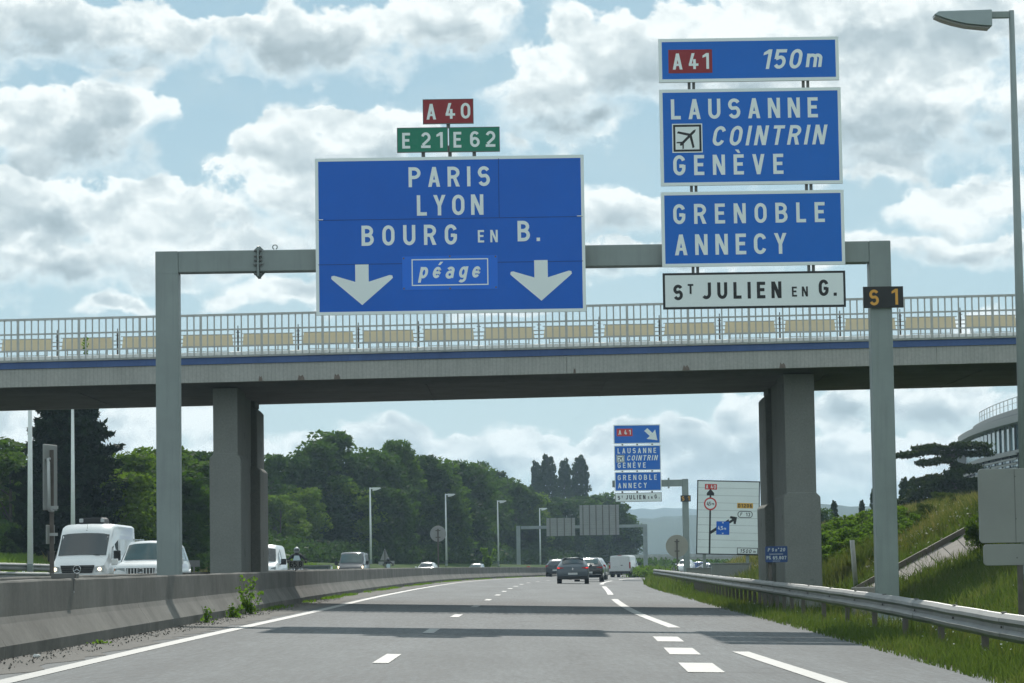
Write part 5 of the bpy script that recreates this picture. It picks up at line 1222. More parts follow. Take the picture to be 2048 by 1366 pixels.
# ------------------------------------------------------------ motorcycles and riders
mJack = mat('black_jacket', (.016, .018, .022), .75, var=.25, scale=8); mHelm = mat('helmet_white', (.5, .52, .53), .3, coat=.5); mHelmD = mat('helmet_dark', (.02, .022, .024), .2, coat=.6); mVisor = mat('visor', (.02, .025, .03), .08, spec=.9)
mScr = mat('pale_windscreen', (.34, .44, .47), .15, spec=.8); mJean = mat('dark_trousers', (.03, .035, .045), .85, var=.2, scale=8); mSkin = mat('skin', (.45, .28, .2), .6)
def moto(px_, D, label, cases, big):
    t = thing('motorcycle', place(px_, D, True), label, 'motorcycle', None, ON+R(4))
    for y_, nm in ((.78, 'front_wheel'), (-.72, 'rear_wheel')):
        o = MB().tube([(0, y_+.27*math.cos(a), .32+.27*math.sin(a)) for a in np.linspace(0, 2*PI, 21)], .06, 8).build('wheel', mTyre, t, True)
        MB().cyl((-.03, y_, .32), (.03, y_, .32), .20, .20, 12).build('rim', mRim, o)
    MB().loft([[(x*s_, y_, z) for x, z in ((0, .45), (.2, .5), (.24, .75), (.15, .95), (0, 1.0), (-.15, .95), (-.24, .75), (-.2, .5))] for y_, s_ in ((-.45, .7), (-.1, 1.0), (.3, 1.15), (.55, .7))], True, True).build('body', mBlackP, t, True)
    MB().box(-.14, .14, -.85, -.1, .82, .90).build('seat', mPlas, t, bevel=.03)
    for sg in (1, -1):
        MB().cyl((sg*.1, .78, .32), (sg*.1, .52, 1.0), .028, .028, 8).build('fork', mChrome, t)
        MB().cyl((sg*.05, .42, 1.08), (sg*.42, .30, 1.14), .018, .018, 8).build('handlebar', mPlas, t)
        MB().box(sg*.44-.07, sg*.44+.07, .36, .40, 1.22, 1.32).cyl((sg*.36, .34, 1.12), (sg*.44, .37, 1.24), .01, .01, 6).build('mirror', mPlas, t)
        MB().cyl((sg*.38, .34, 1.15), (sg*.5, .34, 1.15), .07, .04, 8).build('hand_guard', mPlas, t, True)
        if cases: MB().box(sg*.40-.14, sg*.40+.14, -1.0, -.5, .48, .85).build('side_case', mAluD, t, bevel=.03)
        MB().cyl((sg*.26, .55, .78), (sg*.26, .62, .78), .05, .05, 10).build('indicator', mAmb if not big else mHead, t)
    MB().loft([[(x, .60-.25*(z-1.0), z) for x, z in ((-.17, 1.0), (.17, 1.0))], [(x, .60-.25*(z-1.0), z) for x, z in ((-.19, 1.2), (.19, 1.2))], [(x, .60-.25*(z-1.0), z) for x, z in ((-.11, 1.45 if big else 1.3), (.11, 1.45 if big else 1.3))]], False).build('windscreen', mScr, t)
    MB().box(-.15, .15, .58, .68, .84, 1.0).build('headlamp', mHead, t, bevel=.03); MB().box(-.05, .05, .7, 1.05, .62, .70).build('front_mudguard', mBlackP, t, bevel=.02)
    MB().box(-.17, .17, -.2, .3, .3, .6).build('engine', mAluD, t, bevel=.04); MB().box(-.09, .09, -1.02, -.85, .7, .8).build('tail', mRed, t)
    return t
def person_seated(D, loc, rz, label, helm, jacket, jean):
    t = thing('person', loc, label, 'person', None, rz)
    J = {'pel': (0, -.28, .95, .155), 'waist': (0, -.24, 1.14, .15), 'chest': (0, -.12, 1.36, .18), 'neck': (0, -.05, 1.54, .07), 'head': (0, -.02, 1.66, .09)}
    E = [('pel', 'waist'), ('waist', 'chest'), ('chest', 'neck'), ('neck', 'head')]
    for sg, n in ((1, 'r'), (-1, 'l')):
        J.update({'hip'+n: (sg*.13, -.24, .92, .11), 'knee'+n: (sg*.27, .14, .72, .075), 'ank'+n: (sg*.24, -.02, .36, .05), 'toe'+n: (sg*.25, .14, .30, .045),
                  'sh'+n: (sg*.22, -.08, 1.46, .075), 'el'+n: (sg*.42, .08, 1.24, .055), 'wr'+n: (sg*.41, .28, 1.17, .038), 'hd'+n: (sg*.40, .34, 1.16, .035)})
        E += [('pel', 'hip'+n), ('hip'+n, 'knee'+n), ('knee'+n, 'ank'+n), ('ank'+n, 'toe'+n), ('chest', 'sh'+n), ('sh'+n, 'el'+n), ('el'+n, 'wr'+n), ('wr'+n, 'hd'+n)]
    ks = list(J); me = bpy.data.meshes.new('body'); me.from_pydata([J[k][:3] for k in ks], [(ks.index(a), ks.index(b)) for a, b in E], [])
    o = bpy.data.objects.new('body', me); finish(o, me, jacket, t, False)
    md = o.modifiers.new('skin', 'SKIN'); md.use_smooth_shade = True
    for i, k in enumerate(ks): me.skin_vertices[0].data[i].radius = (J[k][3],)*2
    me.skin_vertices[0].data[0].use_root = True
    o.modifiers.new('sub', 'SUBSURF').levels = 1; o.modifiers['sub'].render_levels = 1
    MB().loft([[(sg_*.27+.09*math.cos(a)*f, .14-(.38-.0)*u+.09*math.sin(a)*f, .72+.2*u) for a in np.linspace(0, 2*PI, 9)[:-1]] for u, f in ((0, 1), (1, 1.3))] if False else [[(.20*math.cos(a), -.26+.16*math.sin(a), z) for a in np.linspace(0, 2*PI, 13)[:-1]] for z in (.86, 1.02)], True, True).build('trousers', jean, t, True)
    bm = bmesh.new(); bmesh.ops.create_uvsphere(bm, u_segments=18, v_segments=12, radius=.145)
    for v in bm.verts:
        v.co.y *= 1.15; v.co.z *= 1.08
        if v.co.z < -.06: v.co.z = -.06-(abs(v.co.z)-.06)*.8
    hm = bpy.data.meshes.new('helmet'); bm.to_mesh(hm); bm.free(); h = bpy.data.objects.new('helmet', hm); finish(h, hm, helm, t, True); h.location = (0, 0, 1.70)
    V = []
    for z in (-.045, .03, .085):
        for a in np.linspace(R(30), R(150), 9):
            rr = math.sqrt(max(.01, 1-(z/.157)**2)); V.append((.149*math.cos(a)*rr, .172*math.sin(a)*rr, z))
    MB().add(V, [(j*9+i, j*9+i+1, (j+1)*9+i+1, (j+1)*9+i) for j in range(2) for i in range(8)]).build('visor', mVisor, h, True)
    for sg in (1, -1):
        hd = MB().box(-.04, .04, -.035, .035, -.02, .02); g_ = hd.build('glove', jacket, t, bevel=.012); g_.location = (sg*.40, .34, 1.155)
    return t
m1 = moto(595, 136, 'adventure motorcycle with tall windscreen ridden towards us between the lanes', True, True)
person_seated(136, m1.location.copy(), ON+R(4), 'rider in dark jacket and pale helmet on the nearer motorcycle', mHelm, mJack, mJean)
m2 = moto(777, 258, 'distant dark motorcycle with amber lamps in front of the triangular sign', False, False)
person_seated(258, m2.location.copy(), ON+R(4), 'rider in black with a dark helmet on the farther motorcycle', mHelmD, mJack, mJean)
# ------------------------------------------------------------ vegetation
rs = np.random.RandomState(11)
def leaf_quads(P, size, flat=.0, elong=1.6):
    """random small leaves at points P (n,3)"""
    n = len(P); a = rs.normal(size=(n, 3)); a[:, 2] *= (1-flat); a /= np.linalg.norm(a, axis=1)[:, None]
    b = rs.normal(size=(n, 3)); b -= (b*a).sum(1)[:, None]*a; b /= np.linalg.norm(b, axis=1)[:, None]
    s = size*(.6+.8*rs.rand(n))[:, None]
    u = a*s*elong/2; v = b*s/2
    V = np.stack([P-u, P+v*.9-u*.1, P+u, P-v*.9-u*.1], 1).reshape(-1, 3)
    F_ = np.arange(4*n).reshape(n, 4); return V, F_
mLeafA = leafmat('leaf_mid_green', (.036, .072, .015), (.072, .122, .026))
mLeafB = leafmat('leaf_fresh_green', (.055, .10, .018), (.105, .155, .032))
mLeafC = leafmat('leaf_dark_green', (.024, .050, .015), (.046, .082, .022), .35)
mLeafP = leafmat('poplar_leaf', (.024, .044, .018), (.040, .066, .026), .35, .12)
mConif = leafmat('conifer_needles', (.010, .022, .012), (.020, .036, .016), .15, .1)
mCedar = leafmat('cedar_needles', (.022, .038, .012), (.045, .062, .018), .2, .1)
mShrub = leafmat('shrub_leaf', (.065, .11, .028), (.115, .165, .045), .6, .2)
mWeed = leafmat('weed_leaf', (.09, .16, .035), (.15, .22, .05), .6, .1)
mBark = mat('bark', (.075, .065, .05), .9, var=.3, scale=6)
def clumps(n, shape):       # lobes that make up a crown; shape(u) gives radius at relative height u
    C = []
    for i in range(n):
        u = rs.rand()**.85; r = shape(u)*(.45+.6*rs.rand()**.5); a = rs.rand()*2*PI
        C.append((r*math.cos(a), r*math.sin(a), u))
    return C
def crown_mesh(name, h0, h1, shape, nc, per, rad, leaf, m, sky_gap=1.0, flatc=.75):
    C = clumps(nc, shape); P = []
    for (x, y, u) in C:
        c = np.array([x, y, h0+(h1-h0)*u]); r = rad*(.6+.8*rs.rand())
        d = rs.normal(size=(per, 3)); d /= np.linalg.norm(d, axis=1)[:, None]
        q = r*(.55+.5*rs.rand(per)**.6)[:, None]*d; q[:, 2] *= flatc
        P.append(c+q)
    P = np.concatenate(P); V, F_ = leaf_quads(P, leaf); o = np_mesh(name, V, F_, m); return o, C
def make_tree(name, h, hw, h0f, shape, nc, per, rad, leaf, m, label, cat='tree', group=None, trunk=.16, flatc=.75):
    t = thing(name, (0, 0, 0), label, cat, group)
    h0 = h*h0f; o, C = crown_mesh('crown', h0, h, lambda u: hw*shape(u), nc, per, rad, leaf, m, flatc=flatc); o.parent = t
    mb = MB(); mb.tube([(0, 0, -.4), (.05, .02, h*.3), (-.04, .03, h*.6), (0, 0, h*.88)], [trunk*1.3, trunk, trunk*.65, trunk*.2], 8)
    for (x, y, u) in C[:14]:
        z = h0+(h-h0)*u; mb.tube([(0, 0, max(h0*.7, z-abs(x)*.9-.8)), (x*.5, y*.5, z-.5), (x, y, z)], [trunk*.45, trunk*.28, trunk*.08], 5)
    mb.build('trunk', mBark, t, True); return t
def rnd(u): return math.sqrt(max(.02, 1-(2*u-1.05)**2))*.98
def broad(u): return (1-.35*u)*math.sqrt(max(.03, 1-(1.7*u-.75)**4*.7))
protos = {}
protos['A'] = make_tree('broadleaf_tree', 12, 3.6, .10, broad, 78, 125, 1.15, .30, mLeafA, 'x')
protos['B'] = make_tree('broadleaf_tree', 12, 3.4, .08, rnd, 70, 130, 1.2, .30, mLeafB, 'x')
protos['C'] = make_tree('broadleaf_tree', 12, 3.8, .08, broad, 80, 125, 1.2, .32, mLeafC, 'x')
protos['D'] = make_tree('broadleaf_tree', 12, 3.2, .2, lambda u: (.45+.6*math.sin(PI*min(1, u*1.1)))*(1-.45*u), 60, 95, .8, .26, mLeafA, 'x', trunk=.13)
protos['P'] = make_tree('poplar_tree', 16, 1.7, .05, lambda u: .30+.85*math.sin(PI*min(1, .16+.80*u))**.8, 150, 75, .62, .30, mLeafP, 'x')
protos['S'] = make_tree('shrub', 3.0, 1.3, .02, rnd, 36, 120, .42, .13, mShrub, 'x', cat='shrub', trunk=.05)
used = {k: False for k in protos}
def put(kind, px_, top, D, label, group, w_=1.0, zg=None, rz=None, name=None):
    q = W(px_, top, D); zg = H(q.x, D)-.1 if zg is None else zg
    base = {'A': 12, 'B': 12, 'C': 12, 'D': 12, 'P': 16, 'S': 3.0}[kind]
    hh = (q.z-zg)/base*.96
    t = protos[kind] if not used[kind] else copy_tree(protos[kind]); used[kind] = True
    t.location = (q.x, D, zg); t.scale = (w_*hh if kind in 'PS' else w_*(.55+.45*hh), w_*hh if kind in 'PS' else w_*(.55+.45*hh), hh); t.rotation_euler = (0, 0, rs.rand()*6.28 if rz is None else rz)
    t['label'] = label
    if group: t['group'] = group
    elif 'group' in t: del t['group']
    return t
GF = 'woodland trees beyond the oncoming lanes'
wood = [('B', 20, 905, 172, 1.0), ('A', -30, 880, 180, 1.2), ('B', 258, 905, 168, .95), ('B', 300, 893, 180, 1.0), ('B', 345, 902, 190, 1.0), ('C', 385, 905, 205, 1.0), ('A', 408, 912, 230, .9), ('B', 225, 930, 158, .8), ('B', 415, 960, 190, .7), ('A', 350, 945, 165, .85),
        ('D', 542, 908, 235, .9), ('C', 585, 915, 245, .95), ('D', 608, 902, 262, 1.1), ('D', 656, 862, 268, 1.35), ('D', 632, 884, 262, 1.2), ('C', 690, 915, 262, 1.05), ('A', 718, 905, 270, 1.1), ('B', 600, 975, 228, .8), ('B', 560, 990, 222, .8), ('C', 655, 990, 240, .9), ('B', 700, 965, 245, .9),
        ('D', 794, 880, 285, 1.05), ('A', 750, 908, 282, 1.1), ('A', 778, 918, 285, 1.05), ('C', 818, 912, 290, 1.15), ('A', 850, 920, 300, 1.2), ('C', 735, 975, 262, .9), ('A', 775, 980, 268, .9), ('C', 812, 985, 275, .9), ('C', 850, 985, 282, .9),
        ('C', 885, 928, 310, 1.15), ('A', 915, 928, 318, 1.2), ('A', 945, 935, 328, 1.2), ('D', 964, 922, 335, .5), ('C', 975, 945, 338, 1.1), ('A', 1003, 962, 348, 1.1), ('C', 1030, 975, 356, 1.1), ('A', 885, 1000, 290, .9), ('C', 925, 1010, 300, .9), ('C', 962, 1012, 312, .9), ('C', 1000, 1030, 330, .9),
        ('B', 1058, 985, 372, 1.0), ('A', 1050, 1010, 345, .9), ('C', 1085, 1005, 395, 1.1), ('C', 1110, 1000, 415, 1.2), ('C', 1135, 995, 430, 1.2), ('A', 1160, 1000, 432, 1.2), ('C', 1190, 995, 436, 1.2), ('A', 1212, 990, 440, 1.1), ('C', 1228, 1010, 425, 1.1), ('A', 1245, 1030, 415, .95), ('C', 1100, 1060, 380, 1.0), ('A', 1150, 1065, 400, 1.1), ('C', 1200, 1065, 405, 1.1), ('A', 1238, 1075, 400, .9), ('C', 1060, 1060, 360, 1.0)]
kinds = {'A': 'mid green tree', 'B': 'yellow green bushy tree', 'C': 'dark green tree', 'D': 'loose feathery tree'}
def where(px_, top):
    if px_ < 30: s = 'at the left edge behind the lamp posts'
    elif px_ < 420: s = 'between conifer and left pier'
    elif px_ < 720: s = 'between left pier and dark van'
    elif px_ < 880: s = 'behind the round sign back'
    elif px_ < 1045: s = 'left of the far portal gantry'
    else: s = 'behind the far portal gantry'
    return s+(', low in front' if top > 955 else '')
wood.sort(key=lambda q: q[1]); cnt = {}; tot = {}
for q in wood: tot[q[0], where(q[1], q[2])] = tot.get((q[0], where(q[1], q[2])), 0)+1
ORD = ['leftmost', 'second from left', 'third from left', 'fourth from left', 'fifth from left', 'sixth from left', 'seventh from left', 'eighth from left']
for (k, px_, top, D_i, w_) in wood:
    if px_ > 500: D_i = max(D_i*1.10, float(np.interp(px_, [500, 741, 892, 925, 950, 1080, 1134, 1300], [262, 292, 322, 345, 393, 414, 460, 474]))+14+(10 if top < 955 else 0)+6*rs.rand()); w_ *= 1.06
    key = (k, where(px_, top)); i = cnt.get(key, 0); cnt[key] = i+1
    put(k, px_, top, D_i, kinds[k]+' '+key[1]+(', '+ORD[i] if tot[key] > 1 else ''), 'trees of the wood beyond the oncoming lanes', w_*1.08)
# undergrowth filling the wood's foot
def hedge(name, pts, n, h, wd, leaf, m, label, kind='stuff'):
    P = []
    for i in range(n):
        u = rs.rand()*(len(pts)-1); j = int(u); f = u-j
        x = pts[j][0]+(pts[j+1][0]-pts[j][0])*f; y = pts[j][1]+(pts[j+1][1]-pts[j][1])*f; hh = h*(.55+.45*math.sin(x*.9+y*.23)**2)
        q = rs.normal(size=3)*np.array([wd, wd, 0]); P.append((x+q[0], y+q[1], H(x, y)+hh*rs.rand()**.7))
    V, F_ = leaf_quads(np.array(P), leaf); o = np_mesh(name, V, F_, m); tag(o, label, 'undergrowth', None, kind); return o
ug = [(W(p_, 1100, d_).x, d_) for p_, d_ in ((-20, 168), (200, 168), (420, 188), (520, 272), (620, 290), (741, 308), (892, 340), (945, 395), (1080, 424), (1134, 472), (1250, 486))]
hedge('undergrowth', ug, 50000, 2.3, 1.8, .30, mLeafC, 'dark undergrowth along the foot of the wood beyond the oncoming lanes')
# poplars
for px_, top, D_i, w_, lab in ((1071, 917, 545, .8, 'shortest dark poplar, leftmost of the group above the far gantry'), (1096, 905, 550, 1.15, 'widest dark poplar, second from left above the far gantry'), (1128, 913, 560, .95, 'slim dark poplar, third from left above the far gantry'), (1159, 907, 565, 1.15, 'tall dark poplar, rightmost of the group above the far gantry')):
    put('P', px_, top, D_i, lab, 'poplars above the far gantry', w_*.62)
for px_, top, D_i, w_, lab in ((1668, 999, 260, .75, 'small dark tree right of the right pier, leftmost of three'), (1723, 998, 250, .7, 'small dark tree left of the right gantry post'), (1746, 976, 262, .55, 'slim dark tree directly beside the right gantry post'), (1808, 952, 235, .8, 'dark columnar tree just right of the right gantry post'), (1826, 951, 238, .8, 'dark columnar tree next to the cedar')):
    put('P', px_, top, D_i, lab, None, w_*.9, zg=2.5)
put('A', 1648, 1020, 250, 'low dark green bush behind the right pier', None, .5, zg=1.0)
# dark conifer behind the white van
def conifer(q, D, h, hw, m, label, name='conifer_tree', layers=26, per=900, leaf=.20, droop=.25, top_hidden=True):
    t = thing(name, (q, D, H(q, D)-.1), label, 'tree'); P = []
    layers = 34; per = 1500
    for i in range(layers):
        u = i/(layers-1); z = h*(.06+.92*u); rr = hw*(1-u**2.2)**.8*(.85+.3*rs.rand())
        nb = 13
        for b_ in range(nb):
            a = rs.rand()*2*PI; L = rr*(.7+.4*rs.rand()); n = int(per/nb)
            s_ = rs.rand(n)**.55*L; spread = .05+.30*(1-s_/max(L, .1))**.8
            P.append(np.stack([s_*math.cos(a)+rs.normal(size=n)*spread, s_*math.sin(a)+rs.normal(size=n)*spread, z+.10*s_+.16*s_*s_/L+rs.normal(size=n)*(.05+.14*(1-s_/L))], 1))
    V, F_ = leaf_quads(np.concatenate(P), leaf, 0, 2.2); o = np_mesh('crown', V, F_, m, t)
    MB().tube([(0, 0, -.3), (0, 0, h*.5), (0, 0, h*.95)], [.28, .2, .05], 8).build('trunk', mBark, t, True); return t
conifer(W(137, 900, 156).x, 156, 10.9, 3.0, mConif, 'very dark broad conifer behind the white high roof van')
q = W(120, 1000, 152); 
for dx in (-.9, .6):
    pass
# cedar in layers beside the glass building
def cedar(x, y, zg, h, label):
    t = thing('cedar_tree', (x, y, zg), label, 'tree'); P = []
    tr = MB(); tr.tube([(0, 0, -.5), (.2, 0, h*.4), (0, .1, h*.75), (.3, 0, h*.97)], [.22, .18, .12, .05], 8)
    br_ = [(.97, .2, 2.4, 0), (.95, 2.9, 2.4, .05), (.97, 5.6, 1.5, .0), (.90, 3.2, 3.6, -.05), (.88, .1, 2.6, .0), (.86, 1.5, 1.8, 0), (.80, 3.6, 2.4, -.1), (.74, .3, 1.8, -.2), (.62, 3.0, 2.3, -.15), (.58, .0, 2.2, -.2), (.55, 1.2, 2, -.1), (.50, 3.3, 2.9, -.22), (.42, 5.0, 2.0, -.1), (.40, .1, 2.0, -.2), (.34, 3.1, 4.6, -.03), (.30, 2.9, 4.0, -.12), (.3, .5, 2.2, -.2), (.66, 4.6, 1.7, -.1), (.20, 3.0, 2.2, -.2), (.16, 0, 2.2, -.1), (.24, 1.4, 2, -.1), (.46, 2.2, 1.8, -.1), (.70, 5.9, 1.6, -.1)]+[(.12+.5*rs.rand(), 6.28*rs.rand(), 1.2+1.0*rs.rand(), -.25) for _ in range(16)]
    for (u, a, L, sl) in br_:
        z = h*u; ex, ey, ez = L*math.cos(a), L*math.sin(a), z+sl*L*.5
        tr.tube([(0, 0, z-.3), (ex*.5, ey*.5, (z+ez)/2+.1), (ex, ey, ez)], [.08, .05, .02], 5)
        n = int(1700*L/2.5); s_ = rs.rand(n)**.7; w_ = .10+.55*s_*(1-s_*.55)
        hang = rs.rand(n)**1.6*(.45 if u < .7 else .22)*(.3+s_)
        px_ = s_*ex+rs.normal(size=n)*w_*.8; py_ = s_*ey+rs.normal(size=n)*w_; pz_ = z+(ez-z)*s_+.08*np.sin(s_*9+a)-hang+rs.normal(size=n)*.05
        P.append(np.stack([px_, py_, pz_], 1))
    tr.build('trunk', mBark, t, True)
    V, F_ = leaf_quads(np.concatenate(P), .16); np_mesh('crown', V, F_, mCedar, t); return t
q = W(1903, 890, 200); zb0 = H(q.x, 200); cedar(q.x, 200, zb0-.3, q.z-zb0+.5, 'dark layered cedar with flat branches on the bank before the glass building')
# shrubs and thickets on the bank
shr = [(1655, 1070, 96, 1.1), (1668, 1052, 99, 1.2), (1690, 1046, 97, 1.2), (1712, 1036, 99, 1.2), (1738, 1028, 98, 1.3), (1700, 1062, 93, 1.2), (1728, 1055, 93.5, 1.2), (1748, 1042, 94, 1.2), (1768, 1025, 99, 1.2), (1798, 1018, 101, 1.1), (1715, 1080, 91, 1.0), (1742, 1075, 91, 1.1)]
shr.sort(); cs = {}
for i, (px_, top, D_i, w_) in enumerate(shr):
    side = 'left of leaning post' if px_ < 1704 else ('right of leaning post' if px_ < 1755 else 'behind the right gantry post')
    side += ' in lower row' if top > 1060 else ' in upper row'
    cs[side] = cs.get(side, 0)+1
    put('S', px_, top, D_i, 'leafy green shrub '+side+', '+ORD[cs[side]-1], 'leafy shrubs on the bank by the right gantry post', w_*1.15)
shr2 = [(1958, 1030, 60, .5, 'dark leafy bush over the top of the embankment gutter'), (1975, 1045, 62, .5, 'dark leafy bush beside the big grey sign back')]
for px_, top, D_i, w_, lab in shr2: put('S', px_, top+5, 78, lab, None, w_*1.6)
# grass: blades from numpy
def blades(name, pts, hgt, wid, m, label, lean=.35):
    n = len(pts); P = np.array(pts); a = rs.rand(n)*2*PI; h = hgt*(.5+.9*rs.rand(n)) if np.isscalar(hgt) else hgt*(.6+.7*rs.rand(n))
    w_ = wid*(.7+.6*rs.rand(n)); dx, dy = np.cos(a)*w_/2, np.sin(a)*w_/2; L = rs.normal(size=(n, 2))*lean*h[:, None]
    A = P+np.stack([-dx, -dy, 0*dx-.02], 1); B_ = P+np.stack([dx, dy, 0*dx-.02], 1)
    M1 = P+np.stack([L[:, 0]*.35-dx*.7, L[:, 1]*.35-dy*.7, h*.6], 1); M2 = P+np.stack([L[:, 0]*.35+dx*.7, L[:, 1]*.35+dy*.7, h*.6], 1)
    T_ = P+np.stack([L[:, 0], L[:, 1], h], 1)
    V = np.stack([A, B_, M2, M1, T_], 1).reshape(-1, 3); i = np.arange(n)*5
    Fc = np.concatenate([np.stack([i, i+1, i+2], 1), np.stack([i, i+2, i+3], 1), np.stack([i+3, i+2, i+4], 1)])
    o = np_mesh(name, V, Fc, m); return tag(o, label, 'grass', None, 'stuff')
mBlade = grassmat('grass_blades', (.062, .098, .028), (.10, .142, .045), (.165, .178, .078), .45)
mBladeL = grassmat('bright_grass_blades', (.085, .15, .028), (.13, .20, .04), (.18, .22, .07), .5)  # brighter green blades for the verge beyond the oncoming lanes
mBladeT = grassmat('tall_grass', (.055, .09, .022), (.10, .125, .04), (.20, .18, .085), .4)
mBladeD = grassmat('dry_grass', (.14, .14, .06), (.22, .19, .09), (.30, .25, .13), .35)
def scatter(n, y0, y1, u0, u1, p=1.0, cond=None, rel=XGr):
    out = []
    while len(out) < n:
        r_ = rs.rand(n); y = y0*(y1/y0)**r_; u = u0+(u1-u0)*rs.rand(n)**p
        for yy, uu in zip(y, u):
            x = rel(yy)+uu
            if cond and not cond(x, yy): continue
            out.append((x, yy, H(x, yy)-.012))
            if len(out) >= n: break
    return out
blades('grass', scatter(52000, 20, 110, -.10, 6.5, 1.15), .17, .016, mBlade, 'short green roadside grass between the asphalt and the embankment')
blades('tall_verge_stalks', scatter(5200, 22, 100, .5, 6.5, 1), .34, .014, mBladeT, 'taller pale stalks standing in the roadside grass', .22)
lt = scatter(1500, 22, 60, -.12, .22); V, F_ = leaf_quads(np.array(lt)+np.array([0, 0, .02]), .045, .8, 1.5); tag(np_mesh('leaf_litter', V, F_, mat('dead_leaf', (.16, .12, .075), .9, var=.4, scale=9)), 'brown dead leaves and bits lying along the asphalt edge', 'leaf litter', None, 'stuff')
pb = [(XB(y)+.03+.55*a*a, y, -.025*XB(y)+.012) for y, a in zip(22+60*rs.rand(2600), rs.rand(2600))]; V, F_ = leaf_quads(np.array(pb), .022, .3, 1.1); tag(np_mesh('gravel', V, F_, mat('loose_gravel', (.20, .19, .17), .95, var=.4, scale=9)), 'loose gravel and grit along the foot of the near barrier', 'gravel', None, 'stuff')
blades('grass_edge', scatter(9000, 20, 170, -.28, .35), .10, .016, mBlade, 'ragged fringe of grass along the asphalt edge')
def vis_bank(x, y): return not (78.9 < y < 82.3)
blades('bank_grass', scatter(60000, 50, 118, 3.5, 16, .9, vis_bank), .32, .035, mBlade, 'longer green grass covering the embankment slope')
mSh2 = leafmat('dull_shrub_leaf', (.035, .055, .020), (.075, .095, .035), .35, .3)
p2 = copy_tree(protos['S']); 
for ch in p2.children:
    if ch.name.startswith('crown'): ch.data = ch.data.copy(); ch.data.materials[0] = mSh2
ORD += ['ninth from left', 'tenth from left', 'eleventh from left', 'rightmost']
for i in range(12):
    pxx = 1797+13.5*i+6*rs.rand(); D_i = 96+rs.rand()*34; x_ = (pxx-1036)/F*D_i; t = p2 if i == 0 else copy_tree(p2)
    sc_ = .12+.14*rs.rand(); t.location = (x_, D_i, H(x_, D_i)-.05); t.scale = (sc_*1.5, sc_*1.5, sc_*1.25); t.rotation_euler = (0, 0, rs.rand()*6.28)
    t['label'] = 'low dull green bush in wild grass right of gantry post, '+ORD[i]; t['group'] = 'low bushes in the wild grass'
blades('wild_grass', scatter(56000, 86, 175, 3.6, 15, .9), .52, .05, mBladeT, 'tall wild grass and weeds on the bank beyond the bridge', .28)
blades('dry_grass', scatter(15000, 88, 240, 4.6, 14, 1), .62, .05, mBladeD, 'dry straw coloured grass mixed into the bank', .25)
tw = []
while len(tw) < 5000:
    y = 88+9*rs.rand(); x = (W(1642+118*rs.rand(), 1100, y)).x; tw.append((x, y, H(x, y)))
blades('tall_weeds', tw, .85, .05, mBladeT, 'tall upright weeds and reeds around the shrubs by the leaning post', .16)
blades('far_grass', scatter(14000, 110, 300, -.3, 8, 1), .45, .06, mBlade, 'grass at the far end of the guardrail')
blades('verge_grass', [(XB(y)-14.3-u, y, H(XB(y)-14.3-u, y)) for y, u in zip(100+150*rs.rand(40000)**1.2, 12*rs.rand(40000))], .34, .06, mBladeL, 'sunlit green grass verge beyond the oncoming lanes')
blades('verge_weeds', [(XB(y)-15.5-u, y, H(XB(y)-15.5-u, y)) for y, u in zip(150+55*rs.rand(5000), 5*rs.rand(5000))], .6, .06, mBladeD, 'taller dry weeds in the left verge near the cabin')
# pale flower heads
fl = scatter(1500, 80, 150, 4.5, 15, 1); P = np.array(fl)+np.array([0, 0, .5]); V, F_ = leaf_quads(P, .07, 0, 1.0); tag(np_mesh('wild_flowers', V, F_, mat('pale_flower', (.5, .48, .38), .8)), 'pale flower heads scattered in the wild grass', 'flowers', None, 'stuff')
fl = scatter(420, 24, 75, .4, 6, 1); P = np.array(fl)+np.array([0, 0, .16]); V, F_ = leaf_quads(P, .03, 0, 1.0); tag(np_mesh('daisies', V, F_, mat('white_flower', (.75, .76, .72), .8)), 'tiny white flowers in the roadside grass', 'flowers', None, 'stuff')
# weeds along the foot of the concrete barrier
def weed(px_, py_top, py_base, D_i, label, wd=.18, n=260, leaf=.05, name='weed_plant'):
    if px_ < 900 and D_i < 100:
        for _ in range(12): D_i = (XB(D_i)+.16)/(W(px_, py_base, 100).x/100)
    q = W(px_, py_base, D_i); zg = -.025*q.x; h = W(px_, py_top, D_i).z-zg; t = thing(name, (q.x, D_i, zg), label, 'weed'); mb = MB(); P = []
    for i in range(7):
        a = rs.rand()*6.28; r_ = wd*rs.rand(); hh = h*(.55+.45*rs.rand()) if i else h; e = Vector((r_*math.cos(a)*1.3, r_*math.sin(a), hh))
        mb.tube([(0, 0, 0), e*.5+Vector((0, 0, .02)), e], [.008, .006, .003], 5)
        for k in range(n//7):
            u = rs.rand(); P.append(np.array(e)*u+rs.normal(size=3)*np.array([.06, .06, .02])*(.4+.8*(1-u)))
    P = np.array(P); P[:, 2] = np.maximum(P[:, 2], .02)
    mb.build('stem', mWeed, t); V, F_ = leaf_quads(P, leaf, 0, 1.3); np_mesh('leaves', V, F_, mWeed, t); return t
weed(500, 1150, 1226, 63, 'tall green weed growing against the barrier in front of the pier', .20, 220, .065)
weed(413, 1212, 1243, 50.5, 'thin small weed at the barrier foot left of the tall one', .08, 70, .045)
weed(466, 1205, 1234, 57, 'low weed tuft directly left of the tall one', .14, 140, .05)
weed(200, 1282, 1290, 38.5, 'tiny weed at the barrier foot nearest the camera', .06, 50, .03)
st = []
for y, w_ in zip(60+190*rs.rand(9000), rs.rand(9000)):
    if math.sin(y*.7)+math.sin(y*.23+1)+rs.rand()*1.2 > .7: st.append((XB(y)+.02+.30*w_**2, y, -.025*XB(y)))
blades('barrier_weeds', st, .07, .02, mWeed, 'sparse low weeds along the foot of the concrete barrier', .8)
rk = thing('stone', G(73, 1316), 'small pale stone at the foot of the barrier in the left foreground', 'stone')
